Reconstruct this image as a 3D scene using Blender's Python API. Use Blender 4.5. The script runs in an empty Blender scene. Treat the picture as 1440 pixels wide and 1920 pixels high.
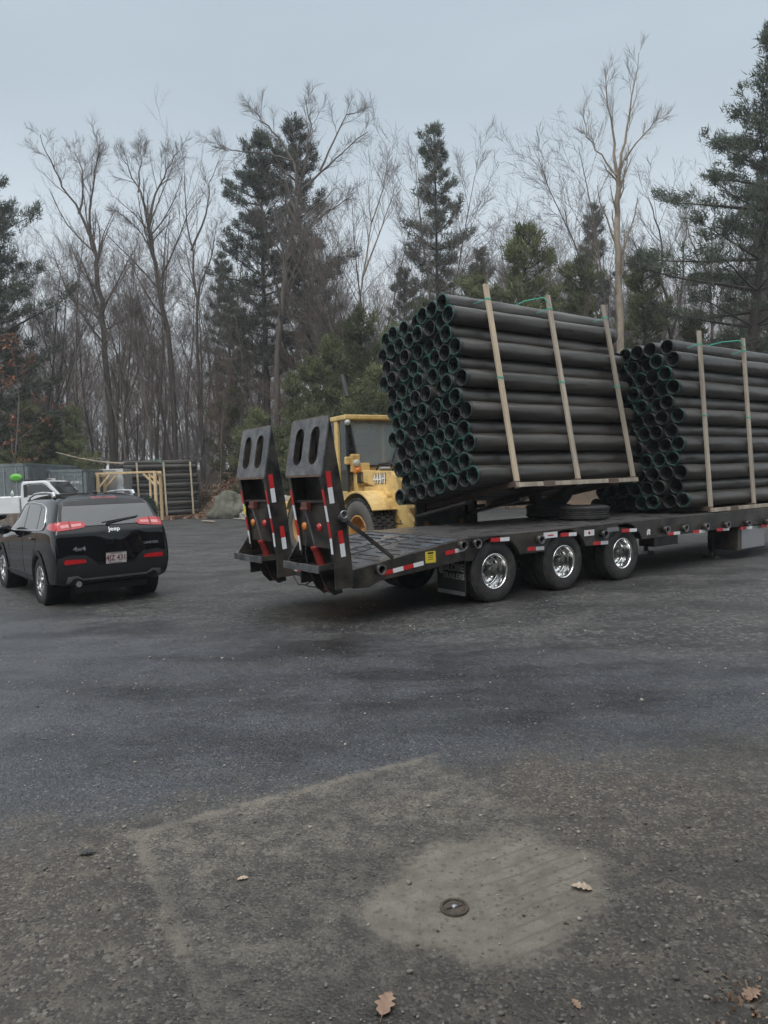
import bpy, bmesh, math, random
import numpy as np
from mathutils import Vector, Matrix
from mathutils.bvhtree import BVHTree
from mathutils import noise as mnoise

S = bpy.context.scene
COL = S.collection
R = math.radians

# ------------------------------------------------------------------ camera
FPX, CAM_H = 1329.0, 1.7
PITCH, ROLL = math.atan(63 / FPX), math.atan(.033)
_r = Vector((1, 0, 0)); _u = Vector((0, math.sin(PITCH), math.cos(PITCH)))
FW = Vector((0, math.cos(PITCH), -math.sin(PITCH)))
CR = _r * math.cos(ROLL) - _u * math.sin(ROLL)
CU = _r * math.sin(ROLL) + _u * math.cos(ROLL)
cam_d = bpy.data.cameras.new('camera'); cam = bpy.data.objects.new('camera', cam_d); COL.objects.link(cam)
cam.matrix_world = Matrix(((CR.x, CU.x, -FW.x, 0), (CR.y, CU.y, -FW.y, 0), (CR.z, CU.z, -FW.z, CAM_H), (0, 0, 0, 1)))
cam_d.sensor_fit = 'HORIZONTAL'; cam_d.sensor_width = 36; cam_d.lens = 36 * FPX / 1440
cam_d.clip_start = .02; cam_d.clip_end = 2000
S.camera = cam
S.render.resolution_x, S.render.resolution_y = 768, 1024

# ------------------------------------------------------------------ sky, sun, exposure
SUN_EL, SUN_AZ = R(52), R(200)
wd = bpy.data.worlds.new('World'); S.world = wd; wd.use_nodes = True
nt = wd.node_tree; nt.nodes.clear()
wo = nt.nodes.new('ShaderNodeOutputWorld'); bg = nt.nodes.new('ShaderNodeBackground')
sky = nt.nodes.new('ShaderNodeTexSky'); sky.sky_type = 'NISHITA'; sky.sun_disc = False
sky.sun_elevation = SUN_EL; sky.sun_rotation = SUN_AZ; sky.dust_density = 4; sky.air_density = 1.5
tc = nt.nodes.new('ShaderNodeTexCoord'); sx = nt.nodes.new('ShaderNodeSeparateXYZ')
nt.links.new(tc.outputs['Generated'], sx.inputs[0])
cr = nt.nodes.new('ShaderNodeValToRGB'); nt.links.new(sx.outputs['Z'], cr.inputs[0])
el = cr.color_ramp.elements
el[0].position = 0.0; el[0].color = (5.9, 6.2, 6.5, 1)
el[1].position = 1.0; el[1].color = (16.0, 16.6, 17.0, 1)
for pos, c in ((.22, (5.2, 5.65, 6.05)), (.45, (3.65, 4.25, 4.75)), (.58, (3.3, 3.9, 4.4)), (.74, (10.5, 11.1, 11.5))):
    e = el.new(pos); e.color = (*c, 1)
cn = nt.nodes.new('ShaderNodeTexNoise'); cn.inputs['Scale'].default_value = 2.2; cn.inputs['Detail'].default_value = 4
cmap = nt.nodes.new('ShaderNodeMapping'); cmap.inputs['Scale'].default_value = (1, 1, 3.5)
nt.links.new(tc.outputs['Generated'], cmap.inputs[0]); nt.links.new(cmap.outputs[0], cn.inputs['Vector'])
mr = nt.nodes.new('ShaderNodeMapRange'); mr.inputs['To Min'].default_value = .95; mr.inputs['To Max'].default_value = 1.06
mr.inputs['From Min'].default_value = .3; mr.inputs['From Max'].default_value = .7
nt.links.new(cn.outputs[0], mr.inputs[0])
vm = nt.nodes.new('ShaderNodeVectorMath'); vm.operation = 'SCALE'
nt.links.new(cr.outputs[0], vm.inputs[0]); nt.links.new(mr.outputs[0], vm.inputs['Scale'])
mx = nt.nodes.new('ShaderNodeMix'); mx.data_type = 'RGBA'; mx.inputs[0].default_value = .9
nt.links.new(sky.outputs[0], mx.inputs[6]); nt.links.new(vm.outputs[0], mx.inputs[7])
nt.links.new(mx.outputs[2], bg.inputs[0]); bg.inputs[1].default_value = .1
nt.links.new(bg.outputs[0], wo.inputs[0])
sl = bpy.data.lights.new('sun', 'SUN'); sl.energy = 1.0; sl.angle = R(35); sl.color = (1, .96, .9)
so = bpy.data.objects.new('sun', sl); COL.objects.link(so)
so.rotation_euler = (R(90) - SUN_EL, 0, R(180) - SUN_AZ)
S.view_settings.view_transform = 'Standard'; S.view_settings.look = 'None'
S.view_settings.exposure = 0.55; S.view_settings.gamma = 1

# ------------------------------------------------------------------ helpers
def ray(px, py): return FW + CR * ((px - 720) / FPX) - CU * ((py - 960) / FPX)
CAMP = Vector((0, 0, CAM_H))
def G(px, py, z=0.0):                    # pixel -> point at height z
    d = ray(px, py); return CAMP + d * ((z - CAM_H) / d.z)
def DP(px, py, dep):                     # pixel -> point at distance dep
    d = ray(px, py); return CAMP + d * (dep / d.y)

def tag(o, label=None, cat=None, group=None, kind=None):
    if label: o['label'] = label
    if cat: o['category'] = cat
    if group: o['group'] = group
    if kind: o['kind'] = kind
    return o
def empty(name, loc=(0, 0, 0), rz=0.0, label=None, cat=None, group=None):
    o = bpy.data.objects.new(name, None); COL.objects.link(o); o.location = loc; o.rotation_euler = (0, 0, rz)
    o.empty_display_size = .2
    return tag(o, label, cat, group)
KIDS = {}
def copy_tree(o, parent=None):
    c = o.copy(); COL.objects.link(c)
    if parent is not None: c.parent = parent
    KIDS[c.name] = []
    for ch in KIDS.get(o.name, []):
        KIDS[c.name].append(copy_tree(ch, c))
    return c

class MB:
    """collects shapes and links them as one mesh object"""
    def __init__(s): s.v = []; s.f = []; s.sm = []
    def add(s, vs, fs, smooth=False):
        n = len(s.v); s.v.extend([tuple(p) for p in vs]); s.f.extend([[i + n for i in f] for f in fs]); s.sm.extend([smooth] * len(fs)); return s
    def box(s, c, d, rot=None):
        x, y, z = d[0] / 2, d[1] / 2, d[2] / 2
        vs = [Vector(p) for p in ((-x, -y, -z), (x, -y, -z), (x, y, -z), (-x, y, -z), (-x, -y, z), (x, -y, z), (x, y, z), (-x, y, z))]
        if rot is not None: vs = [rot @ p for p in vs]
        c = Vector(c)
        return s.add([p + c for p in vs], [(0, 3, 2, 1), (4, 5, 6, 7), (0, 1, 5, 4), (1, 2, 6, 5), (2, 3, 7, 6), (3, 0, 4, 7)])
    def bar(s, a, b, w, h, up=(0, 0, 1)):
        a, b = Vector(a), Vector(b); x = (b - a); L = x.length; x.normalize(); up = Vector(up)
        y = up.cross(x)
        if y.length < 1e-4: y = Vector((0, 1, 0)).cross(x)
        y.normalize(); z = x.cross(y)
        return s.box((a + b) / 2, (L, w, h), Matrix((x, y, z)).transposed())
    def prism(s, prof, f0, f1):
        """prof: 2D outline; f0/f1 map (a,b) -> 3D for the two ends"""
        n = len(prof); vs = [f0(*p) for p in prof] + [f1(*p) for p in prof]
        fs = [list(range(n))[::-1], list(range(n, 2 * n))] + [(i, (i + 1) % n, n + (i + 1) % n, n + i) for i in range(n)]
        return s.add(vs, fs)
    def pxz(s, prof, y0, y1): return s.prism(prof, lambda a, b: (a, y0, b), lambda a, b: (a, y1, b))
    def pyz(s, prof, x0, x1): return s.prism(prof, lambda a, b: (x0, a, b), lambda a, b: (x1, a, b))
    def pxy(s, prof, z0, z1): return s.prism(prof, lambda a, b: (a, b, z0), lambda a, b: (a, b, z1))
    def tube(s, pts, rad, n=8, cap=True, smooth=True):
        pts = [Vector(p) for p in pts]; m = len(pts)
        if not hasattr(rad, '__len__'): rad = [rad] * m
        vs = []; ref = None
        for i, p in enumerate(pts):
            t = (pts[min(i + 1, m - 1)] - pts[max(i - 1, 0)])
            t = t.normalized() if t.length > 1e-9 else Vector((0, 0, 1))
            if ref is None:
                ref = t.cross(Vector((0, 0, 1)) if abs(t.z) < .9 else Vector((1, 0, 0))).normalized()
            ref = (ref - t * ref.dot(t)).normalized(); q = t.cross(ref)
            for k in range(n):
                a = 2 * math.pi * k / n; vs.append(p + (ref * math.cos(a) + q * math.sin(a)) * rad[i])
        fs = [(i * n + k, i * n + (k + 1) % n, (i + 1) * n + (k + 1) % n, (i + 1) * n + k) for i in range(m - 1) for k in range(n)]
        s.add(vs, fs, smooth)
        if cap: s.add(vs[:n], [list(range(n))[::-1]]); s.add(vs[-n:], [list(range(n))])
        return s
    def cyl(s, a, b, r, n=20, r2=None): return s.tube([a, b], [r, r if r2 is None else r2], n)
    def lathe(s, prof, c=(0, 0, 0), axis='y', n=32, smooth=True, closed=False):
        """prof: (radius, along-axis)"""
        m = len(prof); vs = []; c = Vector(c)
        for (r, h) in prof:
            for k in range(n):
                a = 2 * math.pi * k / n; p, q = r * math.cos(a), r * math.sin(a)
                vs.append(c + Vector({'y': (p, h, q), 'x': (h, p, q), 'z': (p, q, h)}[axis]))
        mm = m if closed else m - 1
        fs = [(i * n + k, i * n + (k + 1) % n, ((i + 1) % m) * n + (k + 1) % n, ((i + 1) % m) * n + k) for i in range(mm) for k in range(n)]
        return s.add(vs, fs, smooth)
    def xf(s, M):
        s.v = [tuple(M @ Vector(p)) for p in s.v]; return s
    def build(s, name, m, parent=None, bevel=0.0, seg=2, auto=35):
        me = bpy.data.meshes.new(name); me.from_pydata(s.v, [], s.f)
        bm = bmesh.new(); bm.from_mesh(me); bmesh.ops.recalc_face_normals(bm, faces=bm.faces); bm.to_mesh(me); bm.free()
        me.polygons.foreach_set('use_smooth', s.sm if len(s.sm) == len(me.polygons) else [False] * len(me.polygons))
        return link(name, me, m, parent, bevel, seg)
def link(name, me, m, parent=None, bevel=0.0, seg=2):
    o = bpy.data.objects.new(name, me); COL.objects.link(o)
    if m is not None: me.materials.append(m)
    if parent is not None:
        o.parent = parent; KIDS.setdefault(parent.name, []).append(o)
    KIDS.setdefault(o.name, [])
    if bevel:
        b = o.modifiers.new('bevel', 'BEVEL'); b.width = bevel; b.segments = seg; b.limit_method = 'ANGLE'; b.angle_limit = R(35)
    return o
def text(body, size, m, parent, M, name='lettering', ext=.002, align='CENTER', xs=1.0, bold=0.0):
    c = bpy.data.curves.new(name, 'FONT'); c.body = body; c.size = size; c.extrude = ext; c.align_x = align; c.align_y = 'CENTER'; c.offset = bold
    o = bpy.data.objects.new(name, c); COL.objects.link(o)
    bpy.context.view_layer.update()
    me = bpy.data.meshes.new_from_object(o.evaluated_get(bpy.context.evaluated_depsgraph_get()))
    bpy.data.objects.remove(o); bpy.data.curves.remove(c)
    me.transform(M @ Matrix.Diagonal((xs, 1, 1, 1))); me.materials.clear()
    return link(name, me, m, parent)
def frame(o, x, y):
    """matrix whose local X,Y run along x,y with origin o"""
    x = Vector(x).normalized(); y = Vector(y); z = x.cross(y).normalized(); y = z.cross(x)
    return Matrix(((x.x, y.x, z.x, o[0]), (x.y, y.y, z.y, o[1]), (x.z, y.z, z.z, o[2]), (0, 0, 0, 1)))

# ------------------------------------------------------------------ materials
MATS = {}
def mat(name, col, rough=.6, metal=0.0, var=.25, vs=6.0, bump=0.0, bs=60.0, spec=.5, coat=0.0, dirt=None, ds=3.0, da=.0, stretch=(1, 1, 1), rnd=0.0, rv=.0, island=0.0):
    if name in MATS: return MATS[name]
    m = bpy.data.materials.new(name); m.use_nodes = True; MATS[name] = m
    t = m.node_tree; b = t.nodes['Principled BSDF']; N = t.nodes.new; Lk = t.links.new
    b.inputs['Roughness'].default_value = rough; b.inputs['Metallic'].default_value = metal
    b.inputs['Specular IOR Level'].default_value = spec; b.inputs['Coat Weight'].default_value = coat
    tcn = N('ShaderNodeTexCoord'); mp = N('ShaderNodeMapping'); mp.inputs['Scale'].default_value = stretch
    Lk(tcn.outputs['Object'], mp.inputs[0])
    n1 = N('ShaderNodeTexNoise'); n1.inputs['Scale'].default_value = vs; n1.inputs['Detail'].default_value = 6; Lk(mp.outputs[0], n1.inputs['Vector'])
    r1 = N('ShaderNodeMapRange'); r1.inputs['From Min'].default_value = .3; r1.inputs['From Max'].default_value = .7
    r1.inputs['To Min'].default_value = 1 - var; r1.inputs['To Max'].default_value = 1 + var; Lk(n1.outputs[0], r1.inputs[0])
    fac = r1.outputs[0]
    if rnd:
        oi = N('ShaderNodeObjectInfo'); r2 = N('ShaderNodeMapRange'); r2.inputs['To Min'].default_value = 1 - rnd; r2.inputs['To Max'].default_value = 1 + rnd
        Lk(oi.outputs['Random'], r2.inputs[0]); mu = N('ShaderNodeMath'); mu.operation = 'MULTIPLY'; Lk(fac, mu.inputs[0]); Lk(r2.outputs[0], mu.inputs[1]); fac = mu.outputs[0]
    if island:
        ge = N('ShaderNodeNewGeometry'); r3 = N('ShaderNodeMapRange'); r3.inputs['To Min'].default_value = 1 - island; r3.inputs['To Max'].default_value = 1 + island
        Lk(ge.outputs['Random Per Island'], r3.inputs[0]); mu = N('ShaderNodeMath'); mu.operation = 'MULTIPLY'; Lk(fac, mu.inputs[0]); Lk(r3.outputs[0], mu.inputs[1]); fac = mu.outputs[0]
    vmn = N('ShaderNodeVectorMath'); vmn.operation = 'SCALE'; vmn.inputs[0].default_value = col[:3]; Lk(fac, vmn.inputs['Scale'])
    cout = vmn.outputs[0]
    if dirt:
        n2 = N('ShaderNodeTexNoise'); n2.inputs['Scale'].default_value = ds; n2.inputs['Detail'].default_value = 8; n2.inputs['Roughness'].default_value = .7; Lk(mp.outputs[0], n2.inputs['Vector'])
        r4 = N('ShaderNodeMapRange'); r4.inputs['From Min'].default_value = .5 - da * .3; r4.inputs['From Max'].default_value = .75 - da * .2; Lk(n2.outputs[0], r4.inputs[0])
        mxn = N('ShaderNodeMix'); mxn.data_type = 'RGBA'; Lk(r4.outputs[0], mxn.inputs[0]); Lk(cout, mxn.inputs[6]); mxn.inputs[7].default_value = (*dirt, 1); cout = mxn.outputs[2]
    Lk(cout, b.inputs['Base Color'])
    r5 = N('ShaderNodeMapRange'); r5.inputs['From Min'].default_value = .3; r5.inputs['From Max'].default_value = .7
    r5.inputs['To Min'].default_value = max(.02, rough * .82); r5.inputs['To Max'].default_value = min(1, rough * 1.18); Lk(n1.outputs[0], r5.inputs[0]); Lk(r5.outputs[0], b.inputs['Roughness'])
    if bump:
        n3 = N('ShaderNodeTexNoise'); n3.inputs['Scale'].default_value = bs; n3.inputs['Detail'].default_value = 4; Lk(mp.outputs[0], n3.inputs['Vector'])
        bn = N('ShaderNodeBump'); bn.inputs['Strength'].default_value = bump; bn.inputs['Distance'].default_value = .02; Lk(n3.outputs[0], bn.inputs['Height']); Lk(bn.outputs[0], b.inputs['Normal'])
    return m
def glass_mat(name, col, rough=.03, trans=0.0, spec=.8):
    m = mat(name, col, rough, 0, .1, 2, spec=spec)
    if trans:
        t = m.node_tree; b = t.nodes['Principled BSDF']; tr = t.nodes.new('ShaderNodeBsdfTransparent'); tr.inputs[0].default_value = (.75, .85, .85, 1)
        ms = t.nodes.new('ShaderNodeMixShader'); ms.inputs[0].default_value = 1 - trans
        t.links.new(tr.outputs[0], ms.inputs[1]); t.links.new(b.outputs[0], ms.inputs[2]); t.links.new(ms.outputs[0], t.nodes['Material Output'].inputs[0])
    return m

BARK = mat('bark_grey_brown', (.098, .084, .073), .9, var=.35, vs=4, bump=.6, bs=18, stretch=(1, 1, .25), rnd=.25)
BARK_PALE = mat('bark_pale', (.30, .25, .19), .85, var=.3, vs=3, bump=.4, bs=15, stretch=(1, 1, .4), dirt=(.12, .10, .08), ds=2, da=.3)
TWIG = mat('twig_brown', (.135, .112, .100), .9, var=.2, vs=1.5, rnd=.25)
TWIG_RED = mat('twig_russet', (.150, .108, .092), .9, var=.2, vs=1.5, rnd=.25)
PBARK = mat('pine_bark', (.060, .048, .042), .95, var=.35, vs=5, bump=.6, bs=14, stretch=(1, 1, .3))
NEEDLE = mat('pine_needles', (.088, .104, .078), .75, var=.45, vs=.5, rnd=.2, island=.5)
NEEDLE_L = mat('young_evergreen_needles', (.150, .168, .082), .75, var=.5, vs=.6, rnd=.22, island=.5)
DRYLEAF = mat('dry_oak_leaf', (.22, .095, .055), .8, var=.3, vs=2, island=.5)
LITTER = mat('leaf_litter', (.20, .115, .072), .9, var=.3, vs=2, island=.55)
BLACKP = mat('black_trailer_paint', (.011, .011, .013), .36, var=.4, vs=3, bump=.08, bs=40, dirt=(.075, .064, .050), ds=3.0, da=.35)
STEELW = mat('wet_deck_steel', (.155, .175, .205), .28, metal=.25, var=.25, vs=2.5, bump=.25, bs=50, dirt=(.04, .04, .045), ds=1.5, da=.4)
WORN = mat('worn_ramp_steel', (.075, .080, .088), .5, metal=.35, var=.4, vs=5, bump=.2, bs=30, dirt=(.20, .19, .18), ds=6, da=.25)
RUST = mat('rusty_edge', (.15, .095, .065), .85, var=.4, vs=14, bump=.3)
TYRE = mat('tyre_rubber', (.018, .018, .019), .75, var=.25, vs=8, bump=.15, bs=40, dirt=(.06, .055, .048), ds=5, da=.2)
TYRE_DIRT = mat('dusty_tyre_rubber', (.10, .092, .080), .9, var=.25, vs=6, bump=.2, bs=30)
ALU = mat('polished_aluminium', (.75, .75, .74), .16, metal=1, var=.08, vs=5)
CHROME = mat('chrome', (.82, .82, .83), .08, metal=1, var=.04)
DULLM = mat('dull_steel', (.32, .32, .33), .4, metal=.9, var=.2)
REDT = mat('red_reflective_tape', (.50, .022, .025), .35, var=.12, vs=20)
WHT = mat('white_reflective_tape', (.72, .73, .75), .35, var=.06, vs=20)
REDP = mat('red_cylinder_paint', (.33, .022, .022), .4, var=.25, vs=8, dirt=(.08, .03, .025), ds=6, da=.2)
YEL = mat('loader_yellow_paint', (.70, .49, .19), .5, var=.12, vs=3, bump=.05, dirt=(.30, .17, .05), ds=3.5, da=.08)
YELD = mat('weathered_orange_yellow_paint', (.52, .26, .07), .6, var=.2, vs=5, dirt=(.20, .09, .04), ds=4, da=.3)
DARKM = mat('dark_cab_trim', (.025, .026, .028), .6, var=.2)
LUMB = mat('weathered_lumber', (.36, .31, .25), .85, var=.25, vs=5, stretch=(1, 1, .12), bump=.3, bs=30, rnd=.15, dirt=(.16, .13, .10), ds=7, da=.12)
LUMB_N = mat('fresh_lumber', (.62, .46, .27), .75, var=.18, vs=6, stretch=(1, 1, .12), bump=.2, bs=30, rnd=.08, dirt=(.40, .26, .13), ds=9, da=.05)
LUMB_P = mat('pale_pine_lumber', (.50, .41, .30), .8, var=.2, vs=6, stretch=(1, 1, .12), bump=.2, bs=30, dirt=(.28, .21, .14), ds=9, da=.08)
LUMB_D = mat('dark_lumber', (.105, .075, .058), .85, var=.3, vs=6, bump=.3, bs=30)  # darker brown tone for the boards under the bundles
SOCK = mat('black_filter_fabric', (.036, .032, .028), .36, var=.35, vs=3, bump=.8, bs=7, stretch=(.3, 1, 1), rnd=.25, dirt=(.075, .067, .058), ds=2, da=.35)
CORE = mat('black_corrugated_plastic', (.026, .030, .030), .30, var=.2, vs=10)
GREENY = mat('green_yarn', (.03, .22, .16), .8, var=.3, vs=20, island=.4)
GREENS = mat('green_strap', (.05, .36, .26), .6, var=.15)
CARP = mat('black_car_paint', (.004, .004, .005), .16, var=.1, vs=2, coat=1.0, bump=.012, bs=6, spec=.0); CARP.node_tree.nodes['Principled BSDF'].inputs['Coat Roughness'].default_value = .05
CLAD = mat('dark_grey_cladding', (.014, .0145, .016), .42, var=.15, vs=8, bump=.06, bs=200)
CGLASS = glass_mat('tinted_car_glass', (.012, .014, .016), .04); CGLASS.node_tree.nodes['Principled BSDF'].inputs['IOR'].default_value = 1.7
GGLASS = glass_mat('clear_cab_glass', (.05, .06, .062), .03, trans=.45)
LAMP_R = mat('red_lamp_lens', (.42, .015, .02), .12, var=.15, vs=20, coat=.6)
LAMP_P = mat('pale_red_lamp_lens', (.62, .24, .24), .15, var=.2, vs=30, coat=.6)
LAMP_W = mat('clear_lamp_lens', (.42, .42, .41), .1, var=.1, vs=30, coat=.5)
LAMP_O = mat('amber_lamp_lens', (.62, .20, .03), .2, var=.15, vs=20, coat=.5)
WPAINT = mat('white_pickup_paint', (.66, .67, .68), .25, var=.06, vs=3, coat=.5)
WHITE = mat('white_lettering', (.75, .75, .74), .5, var=.05)
GREYL = mat('grey_lettering', (.30, .30, .28), .6, var=.1)
BLK = mat('black_lettering', (.012, .012, .013), .5, var=.1)
BROWNL = mat('plate_lettering', (.16, .035, .04), .5, var=.1)
PLATE = mat('licence_plate_white', (.60, .56, .55), .4, var=.08, vs=15)
CONT = mat('grey_container_steel', (.155, .18, .19), .6, var=.15, vs=2, dirt=(.09, .10, .10), ds=3, da=.15, bump=.04)
CONT_L = mat('pale_box_trailer', (.30, .30, .29), .45, var=.12, vs=2)
CONT_W = mat('pale_edge_trim', (.50, .51, .51), .5, var=.1)
CONT_D = mat('dark_grey_container', (.06, .062, .062), .7, var=.2, vs=2)
LIME = mat('lime_green_sign', (.15, .48, .06), .5, var=.08)
STONE = mat('grey_green_rock', (.15, .145, .118), .9, var=.4, vs=4, bump=1.0, bs=9, dirt=(.07, .075, .05), ds=4, da=.45)
STONE_P = mat('pale_stone', (.27, .25, .215), .85, var=.2, vs=6, bump=.3, bs=20, rnd=.15)
DIAM = mat('diamond_plate', (.42, .42, .43), .35, metal=.9, var=.2, vs=90, bump=.5, bs=70)
YSTK = mat('yellow_warning_label', (.66, .52, .04), .5, var=.08)
IRON = mat('cast_iron', (.075, .062, .052), .7, metal=.3, var=.3, vs=30, bump=.4, bs=90, dirt=(.13, .10, .075), ds=20, da=.3)
LEAFT = mat('tan_oak_leaf', (.34, .22, .15), .75, var=.3, vs=25, bump=.2, bs=80)
LEAFP = mat('pale_fallen_leaf', (.46, .36, .27), .75, var=.3, vs=25, bump=.2, bs=80)

# ------------------------------------------------------------------ ground
def ground_mat():
    m = bpy.data.materials.new('wet_asphalt'); m.use_nodes = True; t = m.node_tree; b = t.nodes['Principled BSDF']; N = t.nodes.new; Lk = t.links.new
    def inp(s, v):
        if hasattr(v, 'links') or hasattr(v, 'is_linked'): Lk(v, s)
        else: s.default_value = v
    def M(op, a, c=0.0, d=None, clamp=False):
        n = N('ShaderNodeMath'); n.operation = op; n.use_clamp = clamp; inp(n.inputs[0], a); inp(n.inputs[1], c)
        if d is not None: inp(n.inputs[2], d)
        return n.outputs[0]
    def ramp(v, a, c, lo=0.0, hi=1.0, smooth=True):
        n = N('ShaderNodeMapRange'); n.interpolation_type = 'SMOOTHSTEP' if smooth else 'LINEAR'
        inp(n.inputs[0], v); n.inputs[1].default_value = a; n.inputs[2].default_value = c; n.inputs[3].default_value = lo; n.inputs[4].default_value = hi; return n.outputs[0]
    def mixc(f, a, c):
        n = N('ShaderNodeMix'); n.data_type = 'RGBA'; inp(n.inputs[0], f)
        for s, v in ((n.inputs[6], a), (n.inputs[7], c)):
            if isinstance(v, tuple): s.default_value = (*v, 1)
            else: Lk(v, s)
        return n.outputs[2]
    P = N('ShaderNodeTexCoord').outputs['Object']
    sp = N('ShaderNodeSeparateXYZ'); Lk(P, sp.inputs[0]); X, Y = sp.outputs[0], sp.outputs[1]
    def noise(scale, det=5, rough=.55, st=None):
        n = N('ShaderNodeTexNoise'); n.inputs['Scale'].default_value = scale; n.inputs['Detail'].default_value = det; n.inputs['Roughness'].default_value = rough
        if st:
            mp = N('ShaderNodeMapping'); mp.inputs['Scale'].default_value = st[0]; mp.inputs['Rotation'].default_value = (0, 0, st[1]); Lk(P, mp.inputs[0]); Lk(mp.outputs[0], n.inputs['Vector'])
        else: Lk(P, n.inputs['Vector'])
        return n.outputs[0]
    def vor(scale, feat='F1'):
        n = N('ShaderNodeTexVoronoi'); n.inputs['Scale'].default_value = scale; n.feature = feat; Lk(P, n.inputs['Vector']); return n
    n_big = noise(.35, 4); n_mid = noise(1.6, 6, .65); n_sm = noise(9, 6, .7); n_str = noise(1.0, 6, .65, ((.5, 3.5, 1), R(-12)))
    v1 = vor(105); v2 = vor(72); v3 = vor(150)
    sc1 = N('ShaderNodeSeparateColor'); Lk(v1.outputs['Color'], sc1.inputs[0])
    sc2 = N('ShaderNodeSeparateColor'); Lk(v2.outputs['Color'], sc2.inputs[0])
    # wet dark asphalt
    base = mixc(ramp(n_mid, .3, .7), (.024, .028, .038), (.050, .056, .070))
    base = mixc(ramp(n_str, .48, .75, 0, .5), base, (.082, .080, .078))
    grain = M('MULTIPLY', sc1.outputs[0], sc1.outputs[0]); 
    base = mixc(M('MULTIPLY', grain, .50), base, (.17, .165, .155)); base = mixc(M('MULTIPLY', ramp(sc2.outputs[0], .955, .98), .6), base, (.22, .215, .205)); base = mixc(M('MULTIPLY', ramp(sc2.outputs[1], .90, .96), .7), base, (.012, .012, .013))
    dk = M('MULTIPLY', ramp(sc1.outputs[1], .60, .92), .75); base = mixc(dk, base, (.014, .014, .015))
    # worn brown foreground
    edge = M('ADD', Y, M('MULTIPLY', M('SUBTRACT', n_mid, .5), 1.7)); edge = M('ADD', edge, M('MULTIPLY', X, -.22))
    fore = ramp(edge, 4.35, 3.5)
    fb = mixc(ramp(n_sm, .36, .66), (.052, .044, .036), (.140, .116, .088))
    fb = mixc(M('MULTIPLY', ramp(n_mid, .52, .72), .7), fb, (.150, .132, .105))
    fb = mixc(M('MULTIPLY', ramp(sc2.outputs[1], .5, .8), ramp(n_sm, .40, .58, 0, .85)), fb, (.020, .019, .018)); fb = mixc(M('MULTIPLY', ramp(sc2.outputs[0], .95, .98), .6), fb, (.28, .26, .225))
    fb = mixc(M('MULTIPLY', ramp(sc1.outputs[0], .8, .95), .55), fb, (.22, .20, .17))
    col = mixc(M('MULTIPLY', fore, .92), base, fb)
    # trench patch: straight cut edges
    ca, sa = .874, .486
    dx = M('ADD', X, 1.287); dy = M('SUBTRACT', Y, 3.418)
    s_ = M('ADD', M('MULTIPLY', dx, ca), M('MULTIPLY', dy, sa)); q_ = M('SUBTRACT', M('MULTIPLY', dx, sa), M('MULTIPLY', dy, ca))
    wob = M('MULTIPLY', M('SUBTRACT', n_sm, .5), .10)
    q2 = M('ADD', q_, wob); s2 = M('ADD', s_, wob)
    inside = M('MULTIPLY', M('MULTIPLY', ramp(q2, -.02, .05), ramp(q2, 1.75, 1.3)), M('MULTIPLY', ramp(s2, -.02, .05), ramp(s2, 1.78, 1.62)))
    pc = mixc(ramp(n_sm, .38, .64), (.080, .070, .060), (.175, .155, .125))
    pc = mixc(M('MULTIPLY', ramp(sc2.outputs[0], .72, .9), .75), pc, (.035, .033, .031))
    pc = mixc(M('MULTIPLY', ramp(sc1.outputs[2], .80, .93), .6), pc, (.27, .25, .21))
    col = mixc(M('MULTIPLY', inside, .85), col, pc)
    # pale worn seam along the cut
    seam = M('ADD', M('MULTIPLY', ramp(M('ABSOLUTE', M('SUBTRACT', q2, .02)), .06, .0), M('MULTIPLY', ramp(s_, -.1, .0), ramp(s_, 1.9, 1.6))),
             M('MULTIPLY', ramp(M('ABSOLUTE', M('SUBTRACT', s2, .0)), .05, .0), M('MULTIPLY', ramp(q_, -.1, .0), ramp(q_, 1.6, 1.2))), clamp=True)
    col = mixc(M('MULTIPLY', M('MULTIPLY', seam, ramp(n_sm, .35, .55)), .7), col, (.21, .185, .15))
    # sandy concrete collar round the valve
    ex = M('SUBTRACT', X, .385); ey = M('SUBTRACT', Y, 2.84)
    e1 = M('ADD', M('MULTIPLY', ex, .9), M('MULTIPLY', ey, .43)); e2 = M('SUBTRACT', M('MULTIPLY', ey, .9), M('MULTIPLY', ex, .43))
    rr = M('SQRT', M('ADD', M('POWER', M('DIVIDE', e1, .50), 2), M('POWER', M('DIVIDE', e2, .40), 2)))
    rr = M('MAXIMUM', M('MULTIPLY', rr, .93), M('ADD', M('MULTIPLY', M('ABSOLUTE', M('DIVIDE', e1, .50)), .75), M('MULTIPLY', M('ABSOLUTE', M('DIVIDE', e2, .40)), .55)))
    rr = M('ADD', rr, M('MULTIPLY', M('SUBTRACT', n_mid, .5), 1.1)); rr = M('ADD', rr, M('MULTIPLY', wob, 3.2))
    pad = ramp(M('ADD', rr, M('MULTIPLY', M('SUBTRACT', noise(28, 5, .7), .5), .55)), 1.06, .82)
    wv = N('ShaderNodeTexWave'); wv.inputs['Scale'].default_value = 4.4; wv.inputs['Distortion'].default_value = 3.0; wv.inputs['Detail'].default_value = 2
    mpw = N('ShaderNodeMapping'); mpw.inputs['Rotation'].default_value = (0, 0, R(62)); Lk(P, mpw.inputs[0]); Lk(mpw.outputs[0], wv.inputs['Vector'])
    grv = M('MULTIPLY', ramp(wv.outputs[1], .16, .0), M('MULTIPLY', pad, ramp(M('ADD', e1, M('MULTIPLY', e2, -.3)), -.12, .05)))
    sand = mixc(ramp(n_sm, .3, .7), (.165, .146, .118), (.240, .215, .175))
    sand = mixc(M('MULTIPLY', ramp(n_mid, .5, .7), .4), sand, (.115, .098, .078))
    sand = mixc(M('MULTIPLY', ramp(sc2.outputs[2], .9, .97), .5), sand, (.06, .055, .05))
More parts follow.
